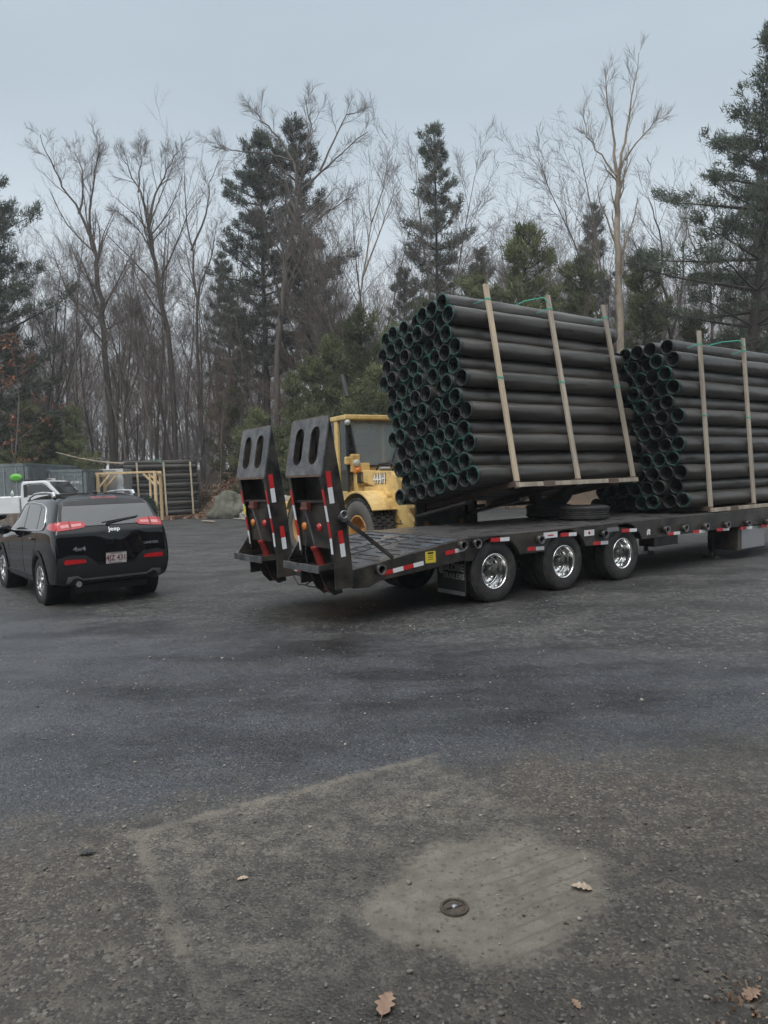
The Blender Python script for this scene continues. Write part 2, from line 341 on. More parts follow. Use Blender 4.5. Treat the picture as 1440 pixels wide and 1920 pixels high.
    sand = mixc(M('MULTIPLY', grv, M('MULTIPLY', ramp(n_sm, .35, .6), .42)), sand, (.085, .073, .060))
    col = mixc(M('MULTIPLY', pad, .88), col, sand)
    # loose gravel yard beyond the drive
    ge = M('ADD', M('ADD', Y, M('MULTIPLY', X, .42)), M('MULTIPLY', M('SUBTRACT', n_mid, .5), 2.0))
    yard = M('MULTIPLY', ramp(ge, 6.6, 8.2), .85)
    v4 = vor(26); sc4 = N('ShaderNodeSeparateColor'); Lk(v4.outputs['Color'], sc4.inputs[0])
    gc = mixc(ramp(n_mid, .35, .68), (.022, .022, .022), (.056, .051, .046))
    gc = mixc(M('MULTIPLY', M('POWER', sc4.outputs[0], 3.0), .65), gc, (.20, .195, .185))
    gc = mixc(M('MULTIPLY', ramp(sc1.outputs[1], .6, .95), .55), gc, (.022, .022, .022))
    gc = mixc(M('MULTIPLY', ramp(n_str, .55, .75), .5), gc, (.13, .115, .095))
    col = mixc(yard, col, gc)
    wet = ramp(M('ADD', n_big, M('MULTIPLY', n_mid, .5)), .58, .92)
    dampn = noise(.55, 5, .6, ((1.0, 2.4, 1), R(24)))
    damp = M('MULTIPLY', ramp(dampn, .40, .66), M('SUBTRACT', 1.0, M('MULTIPLY', pad, .8)))
    vs_ = N('ShaderNodeVectorMath'); vs_.operation = 'SCALE'; Lk(col, vs_.inputs[0]); Lk(M('SUBTRACT', M('ADD', .78, M('MULTIPLY', noise(4.5, 6, .7), .30)), M('MULTIPLY', damp, .42)), vs_.inputs['Scale']); col = vs_.outputs[0]
    Lk(col, b.inputs['Base Color'])
    wet_ = ramp(M('ADD', n_big, M('MULTIPLY', n_mid, .5)), .55, .95)
    rough = M('SUBTRACT', M('ADD', M('MULTIPLY', wet, .20), .34), M('MULTIPLY', damp, .14)); rough = M('ADD', rough, M('MULTIPLY', M('ADD', fore, yard, clamp=True), .22)); rough = M('ADD', rough, M('MULTIPLY', pad, .12), clamp=True)
    Lk(rough, b.inputs['Roughness']); b.inputs['Specular IOR Level'].default_value = .5
    hgt = M('ADD', M('MULTIPLY', v1.outputs['Distance'], -.5), M('ADD', M('MULTIPLY', v2.outputs['Distance'], M('MULTIPLY', M('ADD', M('MULTIPLY', fore, M('SUBTRACT', 1.0, pad)), yard), -.9)), M('MULTIPLY', n_sm, .8)))
    hgt = M('SUBTRACT', hgt, M('MULTIPLY', grv, .45))
    bn = N('ShaderNodeBump'); bn.inputs['Strength'].default_value = .55; bn.inputs['Distance'].default_value = .012; Lk(hgt, bn.inputs['Height']); Lk(bn.outputs[0], b.inputs['Normal'])
    return m
gm = MB(); gm.add([(-700, -300, 0), (700, -300, 0), (700, 900, 0), (-700, 900, 0)], [(0, 1, 2, 3)])
tag(gm.build('ground', ground_mat()), kind='structure')

rng = random.Random(5)
def bank_h(x, y):
    e = 37.5 + 1.6 * math.sin(x * .35) + .8 * math.sin(x * .9 + 1)
    if x > -1: e -= min(6, (x + 1) * .5)
    e += 4.5 * math.exp(-((x + 12.2) / 2.4) ** 2)
    t = max(0, min(1, (y - e) / 9)); t = t * t * (3 - 2 * t)
    h = 2.1 * t + .02 * max(0, y - e) + .22 * t * (math.sin(x * 1.3 + y * .7) + math.sin(x * .6 - y * 1.1))
    hump = 1.3 * math.exp(-((x + 8.2) / 2.0) ** 2 - ((y - 41.0) / 2.6) ** 2)
    return h + hump - (.12 if t == 0 else 0)
bk = MB(); xs = [-75 + 1.0 * i for i in range(151)]; ys = [30 + .9 * i for i in range(70)]
bk.add([(x, y, bank_h(x, y)) for y in ys for x in xs], [(j * 151 + i, j * 151 + i + 1, (j + 1) * 151 + i + 1, (j + 1) * 151 + i) for j in range(69) for i in range(150)], True)
LEAFY = mat('leafy_forest_floor', (.125, .078, .052), .95, var=.4, vs=3, bump=.8, bs=9, dirt=(.06, .05, .035), ds=.5, da=.4)
tag(bk.build('wooded_bank', LEAFY), kind='structure')

# leaves lying over the foot of the bank
def quads_mesh(name, P, Rg, size, parent=None, m=None, elong=1.0):
    """P: points; random little four-sided leaves"""
    n = len(P); g = np.random.default_rng(Rg)
    d1 = g.normal(size=(n, 3)); d1 /= np.linalg.norm(d1, axis=1)[:, None]; d2 = g.normal(size=(n, 3)); d2 -= d1 * (d1 * d2).sum(1)[:, None]; d2 /= np.linalg.norm(d2, axis=1)[:, None]
    s = size * g.uniform(.6, 1.3, n)[:, None]
    P = np.asarray(P)
    V = np.stack([P - d1 * s * elong, P + d2 * s * .55, P + d1 * s * elong, P - d2 * s * .55], 1).reshape(-1, 3)
    return np_mesh(name, V, np.arange(4 * n).reshape(-1, 4), m, parent)
def np_mesh(name, V, F, m, parent=None, smooth=False):
    me = bpy.data.meshes.new(name); k = F.shape[1]
    me.vertices.add(len(V)); me.vertices.foreach_set('co', np.ascontiguousarray(V, dtype=np.float32).ravel())
    me.loops.add(F.size); me.loops.foreach_set('vertex_index', np.ascontiguousarray(F, dtype=np.int32).ravel())
    me.polygons.add(len(F)); me.polygons.foreach_set('loop_start', np.arange(0, F.size, k, dtype=np.int32)); me.polygons.foreach_set('loop_total', np.full(len(F), k, dtype=np.int32))
    if smooth: me.polygons.foreach_set('use_smooth', np.ones(len(F), dtype=bool))
    me.update(calc_edges=True); me.validate()
    return link(name, me, m, parent)
pts = []
for i in range(15000):
    x = rng.uniform(-15, -3.5) if i % 3 else rng.uniform(-30, 30); y = rng.uniform(35.2, 47)
    if y < 37 and rng.random() < .55: continue
    pts.append((x, y, max(0, bank_h(x, y)) + .03))
tag(quads_mesh('fallen_leaves', pts, 3, .11, m=LITTER), kind='stuff', label='brown fallen leaves covering the bank at the wood edge', cat='leaves')

# loose pebbles on the near pavement
g = np.random.default_rng(11); ico = bmesh.new(); bmesh.ops.create_icosphere(ico, subdivisions=1, radius=1)
IV = np.array([v.co[:] for v in ico.verts]); IF = np.array([[v.index for v in f.verts] for f in ico.faces]); ico.free()
Vs, Fs = [], []
for i in range(1500):
    d = 2.1 + 9 * g.random() ** 1.6; x = g.uniform(-.62, .62) * d
    r = g.choice([.0035, .005, .007, .011], p=[.4, .35, .2, .05]) * g.uniform(.8, 1.3) * (1 if d < 5 else 1.4)
    v = IV * (r * g.uniform(.7, 1.3, 3)) * [1, 1, .6] * g.uniform(.85, 1.15, (len(IV), 1)); Vs.append(v + [x, d, r * .3]); Fs.append(IF + i * len(IV))
PEB = mat('loose_pebbles', (.20, .185, .16), .85, var=.3, vs=9, island=.7)
tag(np_mesh('loose_pebbles', np.concatenate(Vs), np.concatenate(Fs), PEB), kind='stuff', label='small loose pebbles strewn over the wet pavement', cat='pebbles')

# valve cover in the concrete collar
vc = G(852, 1703)
o = empty('valve_cover', vc, R(20), 'small round iron valve cover set in the sandy concrete patch', 'valve cover')
MB().lathe([(0, .006), (.040, .006), (.042, .004), (.0425, .001)], axis='z', n=32).build('lid', IRON, o)
MB().lathe([(.046, .002), (.047, .009), (.056, .009), (.058, .001)], axis='z', n=32).build('rim', IRON, o)
MB().lathe([(0, .016), (.011, .015), (.014, .006)], axis='z', n=12).build('knob', DULLM, o)
MB().box((0, 0, .008), (.070, .012, .006)).build('rib', IRON, o, .002)

def oak_leaf(name, loc, L, rz, m, label):
    n = 7; out = []
    for i in range(4 * n + 1):
        t = i / (4 * n); w = .30 * math.sin(math.pi * t ** .8) * (1 - .52 * (math.cos(t * math.pi * 2 * 4) * .5 + .5) * math.sin(math.pi * t)) + .015
        out.append((t, w))
    vs = []; r2 = random.Random(int(L * 999))
    for t, w in out:
        bend = .10 * math.sin(t * 3.0) + .03
        for s in (-1, 0, 1): vs.append((t - .5, s * w * (1 + .15 * r2.random()), bend * (.6 if s == 0 else 1) + abs(s) * .05 + .012))
    fs = [(3 * i + k, 3 * i + k + 1, 3 * i + 4 + k, 3 * i + 3 + k) for i in range(4 * n) for k in (0, 1)]
    mb = MB(); mb.add([(x * L, y * L, z * L) for x, y, z in vs], fs, True)
    mb.tube([(-.70 * L, 0, .02 * L), (-.5 * L, 0, .05 * L), (-.2 * L, 0, .08 * L), (.45 * L, 0, .06 * L)], [.012 * L, .011 * L, .009 * L, .003 * L], 5)
    o = mb.build(name, m); o.location = loc; o.rotation_euler = (0, 0, rz); tag(o, label, 'leaf', 'fallen oak leaves'); return o
oak_leaf('oak_leaf', G(724, 1886), .105, R(75), LEAFT, 'tan lobed oak leaf lying at the front edge of the pavement')
oak_leaf('oak_leaf', G(1090, 1667), .085, R(160), LEAFP, 'pale oak leaf lying on the sandy concrete patch')
oak_leaf('oak_leaf', G(1410, 1868), .08, R(30), LEAFT, 'curled brown leaf by the right front corner of the pavement')
oak_leaf('oak_leaf', G(1080, 1884), .045, R(110), LEAFT, 'small brown leaf sliver in front of the concrete patch')
oak_leaf('oak_leaf', G(165, 1602), .075, R(10), mat('dark_wet_leaf', (.03, .03, .03), .5), 'dark wet leaf alone on the left side of the pavement')
oak_leaf('oak_leaf', G(455, 1649), .05, R(200), LEAFP, 'tiny pale leaf scrap left of the concrete patch')
lm = [G(1370 + rng.uniform(-30, 80), 1850 + rng.uniform(-20, 90)) + Vector((0, 0, .006)) for i in range(70)]
lm = [(p.x, p.y, p.z) for p in lm]
tag(quads_mesh('leaf_scraps', lm, 8, .011, m=LEAFT), kind='stuff', label='crumbled brown leaf scraps in the right front corner', cat='leaves')

# ------------------------------------------------------------------ trees
def polytubes(tubes, k):
    """numpy skinning of many (pts, radii) polylines with k sides"""
    Vs, Fs, off = [], [], 0
    ang = np.arange(k) * 2 * np.pi / k; ca, sa = np.cos(ang), np.sin(ang)
    for pts, rad in tubes:
        P = np.asarray(pts, float); m = len(P); T = np.gradient(P, axis=0); T /= np.linalg.norm(T, axis=1)[:, None] + 1e-9
        ref = np.array([.31, .87, .12]) if abs(T[:, 1]).mean() < .8 else np.array([1., .1, 0])
        A = np.cross(T, ref); A /= np.linalg.norm(A, axis=1)[:, None] + 1e-9; B = np.cross(T, A)
        r = np.asarray(rad)[:, None, None]
        V = P[:, None, :] + r * (A[:, None, :] * ca[None, :, None] + B[:, None, :] * sa[None, :, None])
        Vs.append(V.reshape(-1, 3)); i = np.arange(m - 1)[:, None] * k; q = np.arange(k)[None, :]; q1 = (q + 1) % k
        F = np.stack([i + q, i + q1, i + k + q1, i + k + q], -1).reshape(-1, 4) + off; Fs.append(F); off += m * k
    return np.concatenate(Vs), np.concatenate(Fs)
def limb(p, d, L, r0, r1, n, wob, up, rg):
    pts = [p.copy()]; rad = [r0]; d = d.normalized()
    for i in range(1, n + 1):
        d = (d + Vector((rg.gauss(0, wob), rg.gauss(0, wob), rg.gauss(0, wob) + up))).normalized()
        pts.append(pts[-1] + d * (L / n)); rad.append(r0 + (r1 - r0) * (i / n))
    return pts, rad
def spawn(parent, lvl, maxlvl, out, rg, dens, spread, f0=.25, lenf=.5):
    pts, rad = parent; L = sum((pts[i + 1] - pts[i]).length for i in range(len(pts) - 1))
    n = max(2, int(dens[lvl] * (.7 + .6 * rg.random())))
    for i in range(n):
        t = f0 + (1 - f0) * (i + rg.random()) / n; t = min(t, .999); k = t * (len(pts) - 1); j = int(k); f = k - j
        p = pts[j].lerp(pts[j + 1], f); r = rad[j] + (rad[j + 1] - rad[j]) * f; ax = (pts[j + 1] - pts[j]).normalized()
        q = ax.orthogonal().normalized(); q.rotate(Matrix.Rotation(rg.uniform(0, 6.283), 3, ax))
        a = spread * rg.uniform(.65, 1.25); d = ax * math.cos(a) + q * math.sin(a)
        l = L * lenf * (1.08 - .55 * t) * rg.uniform(.5, 1.25); l = max(l, .4)
        c = limb(p, d, l, max(r * .48, .0055), max(r * .14, .003), 4 if lvl < maxlvl else 3, .13, .07, rg)
        out[lvl].append(c)
        if lvl < maxlvl: spawn(c, lvl + 1, maxlvl, out, rg, dens, spread, .2, lenf)
def bare_parts(root, limbs, rg, maxlvl, dens, spread, f0, lenf, bark, twig, nlimb=1, extra=None):
    out = {k: [] for k in range(1, maxlvl + 1)}
    for l in limbs: spawn(l, 1, maxlvl, out, rg, dens, spread, f0, lenf)
    thick = limbs + (extra or []); 
    V, F = polytubes(thick, 8); np_mesh('trunk', V, F, bark, root, True)
    tv = [x for k in out for x in out[k]]
    V, F = polytubes(tv, 3); np_mesh('crown', V, F, twig, root, True)
def bare_tree_mesh(seed, H, lvl=3, dens=(0, 13, 7, 5), clear=.35, spread=.75, lean=.03, fork=0, r=.16, bark=None, twig=None, lenf=.5):
    rg = random.Random(seed); root = empty('bare_sapling')
    t = limb(Vector((0, 0, -.3)), Vector((rg.gauss(0, lean), rg.gauss(0, lean), 1)), H, r, .012, 9, .045, .03, rg)
    limbs = [t]
    for k in range(fork):
        j = 3 + k; p = t[0][j]; az = rg.uniform(0, 6.28)
        limbs.append(limb(p, Vector((math.cos(az) * .45, math.sin(az) * .45, 1)), H * (1 - j / 9) * .92, t[1][j] * .75, .012, 7, .06, .05, rg))
    bare_parts(root, limbs, rg, lvl, dens, spread, clear, lenf, bark or BARK, twig or TWIG)
    return root
def hero_tree(base_px, d, limbs_px, seed, label, bark, twig, z0=0, dens=(0, 11, 7, 5), spread=.58, f0=.35, lenf=.36, name='bare_tree', lvl=3, yspread=1.2):
    rg = random.Random(seed); b = DP(base_px[0], base_px[1], d); b.z = bank_h(b.x, b.y) if b.y > 34 else 0
    root = empty(name, b, 0, label, 'tree'); L = []
    for pl, r0, r1 in limbs_px:
        P = [DP(x, y, d) - b for x, y in pl]; yo = rg.uniform(-yspread, yspread)
        pts = []; 
        for i in range(len(P) - 1):
            for k in range(3):
                pts.append(P[i].lerp(P[i + 1], k / 3))
        pts.append(P[-1]); n = len(pts)
        pts = [p + Vector((rg.gauss(0, .05), (yo * i / n if len(L) else 0) + rg.gauss(0, .05), 0)) for i, p in enumerate(pts)]
        if not L: pts[0].z = -.3
        L.append((pts, [.84 * r0 + (.84 * r1 - .84 * r0) * (i / (n - 1)) ** .8 for i in range(n)]))
    bare_parts(root, L, rg, lvl, dens, spread, f0, lenf, bark, twig)
    return root

def needle_mesh(P, D, seed, nb, length, width, m, root):
    """tufts of blades at P pointing roughly along D"""
    g = np.random.default_rng(seed); n = len(P); P = np.repeat(np.asarray(P), nb, 0); D = np.repeat(np.asarray(D), nb, 0); N = len(P)
    d = D + g.normal(0, .75, (N, 3)); d /= np.linalg.norm(d, axis=1)[:, None]; s = np.cross(d, g.normal(size=(N, 3))); s /= np.linalg.norm(s, axis=1)[:, None] + 1e-9
    L = (length * g.uniform(.6, 1.25, N))[:, None]; w = (width * g.uniform(.7, 1.3, N))[:, None]
    P = P + g.normal(0, length * .35, (N, 3))
    V = np.stack([P - s * w, P + s * w, P + d * L], 1).reshape(-1, 3)
    np_mesh('crown', V, np.arange(3 * N).reshape(-1, 3), m, root)
def pine_mesh(seed, H, Rm, bare=.3, nb=20, length=.28, width=.023, m=None, gap=.62, tuft=1.0, droop=.0, shape=.8, name='white_pine', trunk_r=.2, side=None):
    rg = random.Random(seed); root = empty(name)
    tr = limb(Vector((0, 0, -.3)), Vector((rg.gauss(0, .02), rg.gauss(0, .02), 1)), H, trunk_r, .02, 10, .02, .02, rg)
    tubes = [tr]; P, Dn = [], []; z = H * bare
    while z < H * .985:
        t = (z - H * bare) / (H * (1 - bare)); k = z / H * 10; j = min(int(k), 9); c = tr[0][j].lerp(tr[0][j + 1], k - j)
        prof = ((1 - t) ** shape) * (.55 + .45 * min(1, t * 4)) + .06; prof *= .78 + .34 * math.sin(z * 1.7 + seed) * math.sin(z * .6 + 2 * seed)
        nbr = rg.choice((3, 4, 5, 5, 6)); a0 = rg.uniform(0, 6.28)
        for i in range(nbr):
            az = a0 + i * 6.283 / nbr + rg.gauss(0, .25); L = Rm * prof * rg.choice((.45, .7, .9, 1.0, 1.15, 1.35)) * rg.uniform(.85, 1.1)
            if side: L *= 1 + side[1] * math.cos(az - side[0])
            up = .12 + .55 * t - droop + rg.gauss(0, .08)
            b = limb(c, Vector((math.cos(az), math.sin(az), up)), L, .02 + .012 * L, .008, 5, .07, .05, rg); tubes.append(b)
            nt_ = int((4 + L * 8.0) * tuft)
            for q in range(nt_):
                f = .28 + .72 * rg.random() ** .75; kk = min(f * 5, 4.999); jj = int(kk); pp = b[0][jj].lerp(b[0][jj + 1], kk - jj); ax = (b[0][jj + 1] - b[0][jj]).normalized()
                sd = Vector((-ax.y, ax.x, 0)) * rg.gauss(0, .34 * L * (1.12 - f) + .12)
                P.append(pp + sd + Vector((0, 0, rg.gauss(.06, .07) + .10 * abs(rg.gauss(0, 1)) * f))); Dn.append((ax * .6 + sd.normalized() * .4 + Vector((0, 0, .55)))[:])
        z += gap * rg.uniform(.6, 1.3)
    V, F = polytubes(tubes[:1], 9); V2, F2 = polytubes(tubes[1:], 4)
    np_mesh('trunk', np.concatenate([V, V2]), np.concatenate([F, F2 + len(V)]), PBARK, root, True)
    needle_mesh([p[:] for p in P], Dn, seed, nb, length, width, m or NEEDLE, root)
    return root
def place(o, px, d, s=1.0, rz=0.0, label=None, cat='tree', group=None, first=False, zs=1.0):
    c = o if first else copy_tree(o)
    x = (px - 720) * d / FPX; c.location = (x, d, (bank_h(x, d) if d > 30 else 0) - .05); c.scale = (s, s, s * zs); c.rotation_euler = (0, 0, rz)
    return tag(c, label, cat, group)

for _m in (NEEDLE, NEEDLE_L, DRYLEAF):
    _t = _m.node_tree; _b = _t.nodes['Principled BSDF']; _tl = _t.nodes.new('ShaderNodeBsdfTranslucent'); _ms = _t.nodes.new('ShaderNodeMixShader'); _ms.inputs[0].default_value = .38
    _t.links.new(_b.inputs['Base Color'].links[0].from_socket, _tl.inputs[0]); _t.links.new(_b.outputs[0], _ms.inputs[1]); _t.links.new(_tl.outputs[0], _ms.inputs[2]); _t.links.new(_ms.outputs[0], _t.nodes['Material Output'].inputs[0])
# -- trees one can tell apart
hero_tree((214, 872), 43, [([(214, 872), (207, 760), (192, 620), (185, 540), (178, 480), (168, 440)], .24, .13),
     ([(168, 440), (150, 400), (118, 350), (92, 300), (72, 250)], .12, .02), ([(178, 480), (172, 420), (180, 360), (190, 320), (202, 290)], .11, .02),
     ([(150, 400), (152, 340), (140, 295), (125, 270)], .08, .015), ([(192, 620), (235, 605), (268, 590)], .07, .02), ([(190, 600), (150, 570), (100, 540)], .06, .015)],
     21, 'tall bare grey tree leaning left with a forked crown, above the white pickup', BARK, TWIG, dens=(0, 13, 9, 5))
hero_tree((340, 880), 46, [([(330, 880), (318, 640), (296, 540), (285, 470), (281, 410)], .22, .13),
     ([(281, 410), (262, 360), (240, 320), (225, 285)], .11, .018), ([(281, 410), (290, 360), (308, 310), (325, 270)], .11, .018),
     ([(285, 470), (262, 430), (225, 400)], .07, .015), ([(262, 360), (262, 300), (255, 262)], .07, .015)],
     22, 'bare tree with a clean Y fork high up, second from the left', BARK, TWIG, dens=(0, 13, 9, 5))
hero_tree((395, 880), 48, [([(380, 880), (372, 700), (368, 560), (360, 470), (350, 390), (345, 320)], .17, .02), ([(360, 470), (385, 400), (392, 340), (405, 300)], .1, .015), ([(368, 560), (398, 480), (410, 420)], .09, .015)],
     23, 'thin bare tree standing just left of the big dark pine', BARK, TWIG, dens=(0, 12, 8, 5))
hero_tree((520, 880), 40, [([(520, 880), (520, 700), (525, 590), (536, 490), (552, 420), (562, 360)], .24, .14),
     ([(562, 360), (548, 300), (520, 250), (490, 215), (470, 190)], .12, .02), ([(562, 360), (575, 290), (582, 230), (570, 180)], .11, .018),
     ([(562, 360), (600, 320), (640, 280), (690, 235)], .10, .018), ([(548, 300), (500, 285), (430, 275), (405, 262)], .07, .014), ([(600, 320), (625, 260), (650, 205), (675, 195)], .08, .015),
     ([(536, 490), (580, 430), (620, 400), (660, 380)], .09, .02), ([(536, 490), (505, 440), (480, 420)], .08, .02)],
     24, 'tall spreading bare oak rising in front of the twin dark pines', BARK, TWIG, dens=(0, 12, 8, 5))
hero_tree((1164, 900), 33, [([(1165, 900), (1162, 600), (1160, 470), (1158, 400), (1157, 330)], .22, .13),
     ([(1157, 330), (1150, 270), (1140, 200), (1134, 130)], .10, .012), ([(1157, 330), (1170, 270), (1180, 190), (1192, 110)], .10, .012),
     ([(1157, 330), (1130, 290), (1105, 255), (1092, 200)], .06, .012), ([(1170, 300), (1200, 260), (1225, 230)], .06, .012), ([(1162, 560), (1120, 500), (1085, 470)], .05, .012)],
     25, 'pale bare tree with twin upright leaders behind the lifted pipe bundle', BARK_PALE, mat('twig_pale', (.22, .18, .14), .9, var=.2), dens=(0, 10, 6, 4), lenf=.24, spread=.45)
hero_tree((1265, 900), 38, [([(1262, 900), (1258, 640), (1240, 520), (1236, 430), (1215, 370)], .15, .02), ([(1258, 640), (1285, 540), (1290, 450), (1310, 400)], .11, .015), ([(1240, 520), (1200, 480), (1180, 440)], .08, .015)],
     26, 'crooked bare tree between the pale twin tree and the tall right pine', BARK, TWIG, dens=(0, 12, 8, 5))
hero_tree((1335, 900), 42, [([(1335, 900), (1338, 640), (1330, 520), (1335, 430), (1340, 360)], .13, .02), ([(1330, 520), (1300, 460), (1290, 410)], .08, .015)],
     27, 'slim dark bare tree just left of the tall right pine', BARK, TWIG, dens=(0, 11, 7, 4))
hero_tree((690, 890), 50, [([(660, 890), (665, 640), (680, 520), (695, 420), (690, 340)], .14, .015), ([(680, 520), (715, 430), (740, 360)], .1, .012), ([(695, 420), (720, 350), (725, 310)], .07, .012)],
     28, 'feathery bare tree in the gap right of the twin dark pines', BARK_PALE, TWIG, dens=(0, 11, 7, 5), lenf=.42)

p1 = pine_mesh(31, 19.5, 4.6, bare=.22, gap=.62, trunk_r=.26, shape=.62); place(p1, -5, 39, 1, 0, 'dark pine at the left edge of the picture', first=True)
p2 = pine_mesh(32, 21.6, 4.6, bare=.30, gap=.68, trunk_r=.25, shape=.62); place(p2, 508, 44, 1, 0, 'tall dark pine, left one of the close pair', first=True)
p3 = pine_mesh(33, 21.6, 3.4, bare=.28, gap=.68, trunk_r=.22, shape=.55); place(p3, 606, 45, 1, 0, 'narrower dark pine, right one of the close pair', first=True)
p4 = pine_mesh(34, 21.3, 3.2, bare=.34, gap=.82, trunk_r=.2, shape=.62); place(p4, 836, 45, 1, 0, 'slender pine with a pointed top left of the lifted bundle', first=True)
p5 = pine_mesh(35, 20.2, 5.2, bare=.34, gap=.85, trunk_r=.30, shape=.72, tuft=1.25, side=(math.pi, .3)); place(p5, 1398, 33, 1, 0, 'tallest pine with layered boughs at the right edge', first=True)
place(p4, 1105, 46, .78, 2, 'short pine half hidden behind the pale twin tree')
place(p3, 900, 52, .72, 1, 'distant pine top right of the slender pine')
place(p2, 1470, 44, .85, 1.3, 'dark pine behind the tallest right pine')
place(p3, 760, 47, .64, 3.3, 'low pine left of the slender pointed pine')
place(p4, 445, 47, .70, 4, 'lower pine tucked left of the twin dark pines')

e1 = pine_mesh(41, 8.5, 2.9, bare=.05, nb=17, length=.22, width=.023, m=NEEDLE_L, gap=.50, tuft=1.35, shape=.75, name='young_evergreen', trunk_r=.09)
e2 = pine_mesh(42, 6.0, 2.6, bare=.03, nb=17, length=.21, width=.023, m=NEEDLE_L, gap=.46, tuft=1.4, shape=.6, name='young_evergreen', trunk_r=.07)
e3 = pine_mesh(43, 12.5, 3.6, bare=.12, nb=17, length=.25, width=.024, m=NEEDLE_L, gap=.58, tuft=1.25, shape=.7, name='young_evergreen', trunk_r=.13)
EV = 'young evergreens at the wood edge'
spec = [(e3, 985, 37, 1.16, 0, 'broad green evergreen, largest one behind the lifted bundle'), (e3, 905, 38, .98, 2, 'green evergreen directly left of the broad one behind the bundle'),
        (e3, 1220, 37, .92, 4, 'green evergreen right of the pale twin tree trunk'), (e3, 1090, 40, .95, 1, 'green evergreen between the broad one and the pale twin tree'),
        (e1, 1310, 36, .9, 1, 'green evergreen beneath the tallest right pine'), (e1, 1420, 35, .8, 3, 'low evergreen at the right edge above the second bundle'),
        (e1, 640, 35.8, 1.05, 0, 'bright green evergreen right above the loader cab'), (e1, 560, 37.5, .84, 2, 'evergreen directly behind the near raised ramp'), (e2, 490, 37, .95, 1, 'evergreen directly behind the far raised ramp'),
        (e1, 735, 39, 1.15, 4, 'evergreen just left of the lifted pipe ends'), (e2, 440, 44, .95, 3, 'low evergreen left of the raised ramps above the rock'), (e1, 810, 42, 1.25, 5, 'evergreen hidden behind the top left of the lifted bundle'),
        (e1, 150, 38.5, .72, 0, 'evergreen above the grey shipping container doors'), (e1, 60, 38.5, .74, 3, 'evergreen above the container with the green sign'), 
        (e2, 105, 41, .9, 1, 'small evergreen between the two shipping containers'), (e2, 5, 41, .95, 2, 'low evergreen at the left picture edge behind the container'), 
        (e1, 600, 35.6, .92, 1.1, 'evergreen between the near raised ramp and the loader cab'), (e2, 712, 35.2, 1.25, 3.0, 'bushy evergreen behind the loader windshield'), (e1, 765, 37, 1.15, .4, 'evergreen behind the left pipe ends, tallest of the loader group'), (e3, 660, 40, .80, 2.9, 'tall evergreen back behind the loader roof'),
        (e1, 690, 38, 1.25, 2.2, 'taller evergreen behind the one above the loader cab'), (e2, 1370, 37, 1.1, 4.1, 'bushy evergreen low down at the foot of the tallest pine')]
done = set()
for (o, px, d, s, rz, lab) in spec:
    place(o, px, d, s, rz, lab, 'tree', EV, first=o.name not in done); done.add(o.name)

sap = [bare_tree_mesh(60 + i, h, 3, (0, 19, 9, 6), cl, .62, .05, fk, r * .8, twig=tw, lenf=.42) for i, (h, cl, fk, r, tw) in enumerate(
      ((14, .25, 1, .11, TWIG), (11, .2, 0, .08, TWIG_RED), (16, .35, 1, .13, TWIG), (9, .12, 1, .07, TWIG_RED), (13, .3, 2, .10, TWIG)))]
rg = random.Random(77); used = set()
for i in range(150):
    px = -60 + 1560 * ((i * .6180339) % 1.0); d = rg.uniform(39, 44) if i % 4 == 0 else rg.uniform(44, 64); o = sap[i % 5]; x = (px - 720) * d / FPX
    zone = 'left of the twin dark pines' if px < 430 else ('behind the loader and raised ramps' if px < 760 else ('behind the lifted pipe bundle' if px < 1180 else 'behind the second pipe bundle'))
    kind = {0: 'thin forked grey-brown', 1: 'slim straight russet-twigged', 2: 'tall thin grey-brown', 3: 'low bushy russet-twigged', 4: 'many-stemmed grey-brown'}[i % 5]
    c = place(o, px, d, rg.uniform(.8, 1.15), rg.uniform(0, 6.28), kind + ' bare sapling in the wood ' + zone, 'tree', kind + ' bare saplings ' + zone, first=i < 5)

# the wood behind, one mass
src = [bare_tree_mesh(80 + i, h, 2, (0, 30, 14), .12, .6, .04, 1, .10, lenf=.36) for i, h in enumerate((13, 15, 11))]
Vs, Fs, off = [], [], 0; g = np.random.default_rng(4)
geo = []
for s_ in src:
    vv, ff, o2 = [], [], 0
    for ch in KIDS[s_.name]:
        me = ch.data; v = np.empty(len(me.vertices) * 3, np.float32); me.vertices.foreach_get('co', v); f = np.empty(len(me.loops), np.int32); me.loops.foreach_get('vertex_index', f)
        vv.append(v.reshape(-1, 3)); ff.append(f.reshape(-1, 4) + o2); o2 += len(me.vertices); bpy.data.objects.remove(ch)
    geo.append((np.concatenate(vv), np.concatenate(ff))); bpy.data.objects.remove(s_)
for i in range(230):
    d = g.uniform(62, 92); x = g.uniform(-.62, .62) * d; v, f = geo[i % 3]; a = g.uniform(0, 6.28); s_ = g.uniform(.8, 1.25)
    rot = np.array([[math.cos(a), -math.sin(a), 0], [math.sin(a), math.cos(a), 0], [0, 0, 1]])
    Vs.append(v @ rot.T * s_ + [x, d, 1.8]); Fs.append(f + off); off += len(v)
for i in range(260):
    d = g.uniform(42, 66); x = g.uniform(-.62, .62) * d; v, f = geo[i % 3]; a = g.uniform(0, 6.28); s_ = g.uniform(.22, .42)
    rot = np.array([[math.cos(a), -math.sin(a), 0], [math.sin(a), math.cos(a), 0], [0, 0, 1]])
    Vs.append(v @ rot.T * [s_ * 1.7, s_ * 1.7, s_] * 1.0 + [x, d, bank_h(x, d) - .2]); Fs.append(f + off); off += len(v)
tag(np_mesh('distant_wood', np.concatenate(Vs), np.concatenate(Fs), mat('distant_twigs', (.165, .150, .145), .95, var=.25, vs=.3), smooth=True), kind='stuff', label='far bare wood seen through the nearer trunks', cat='wood')

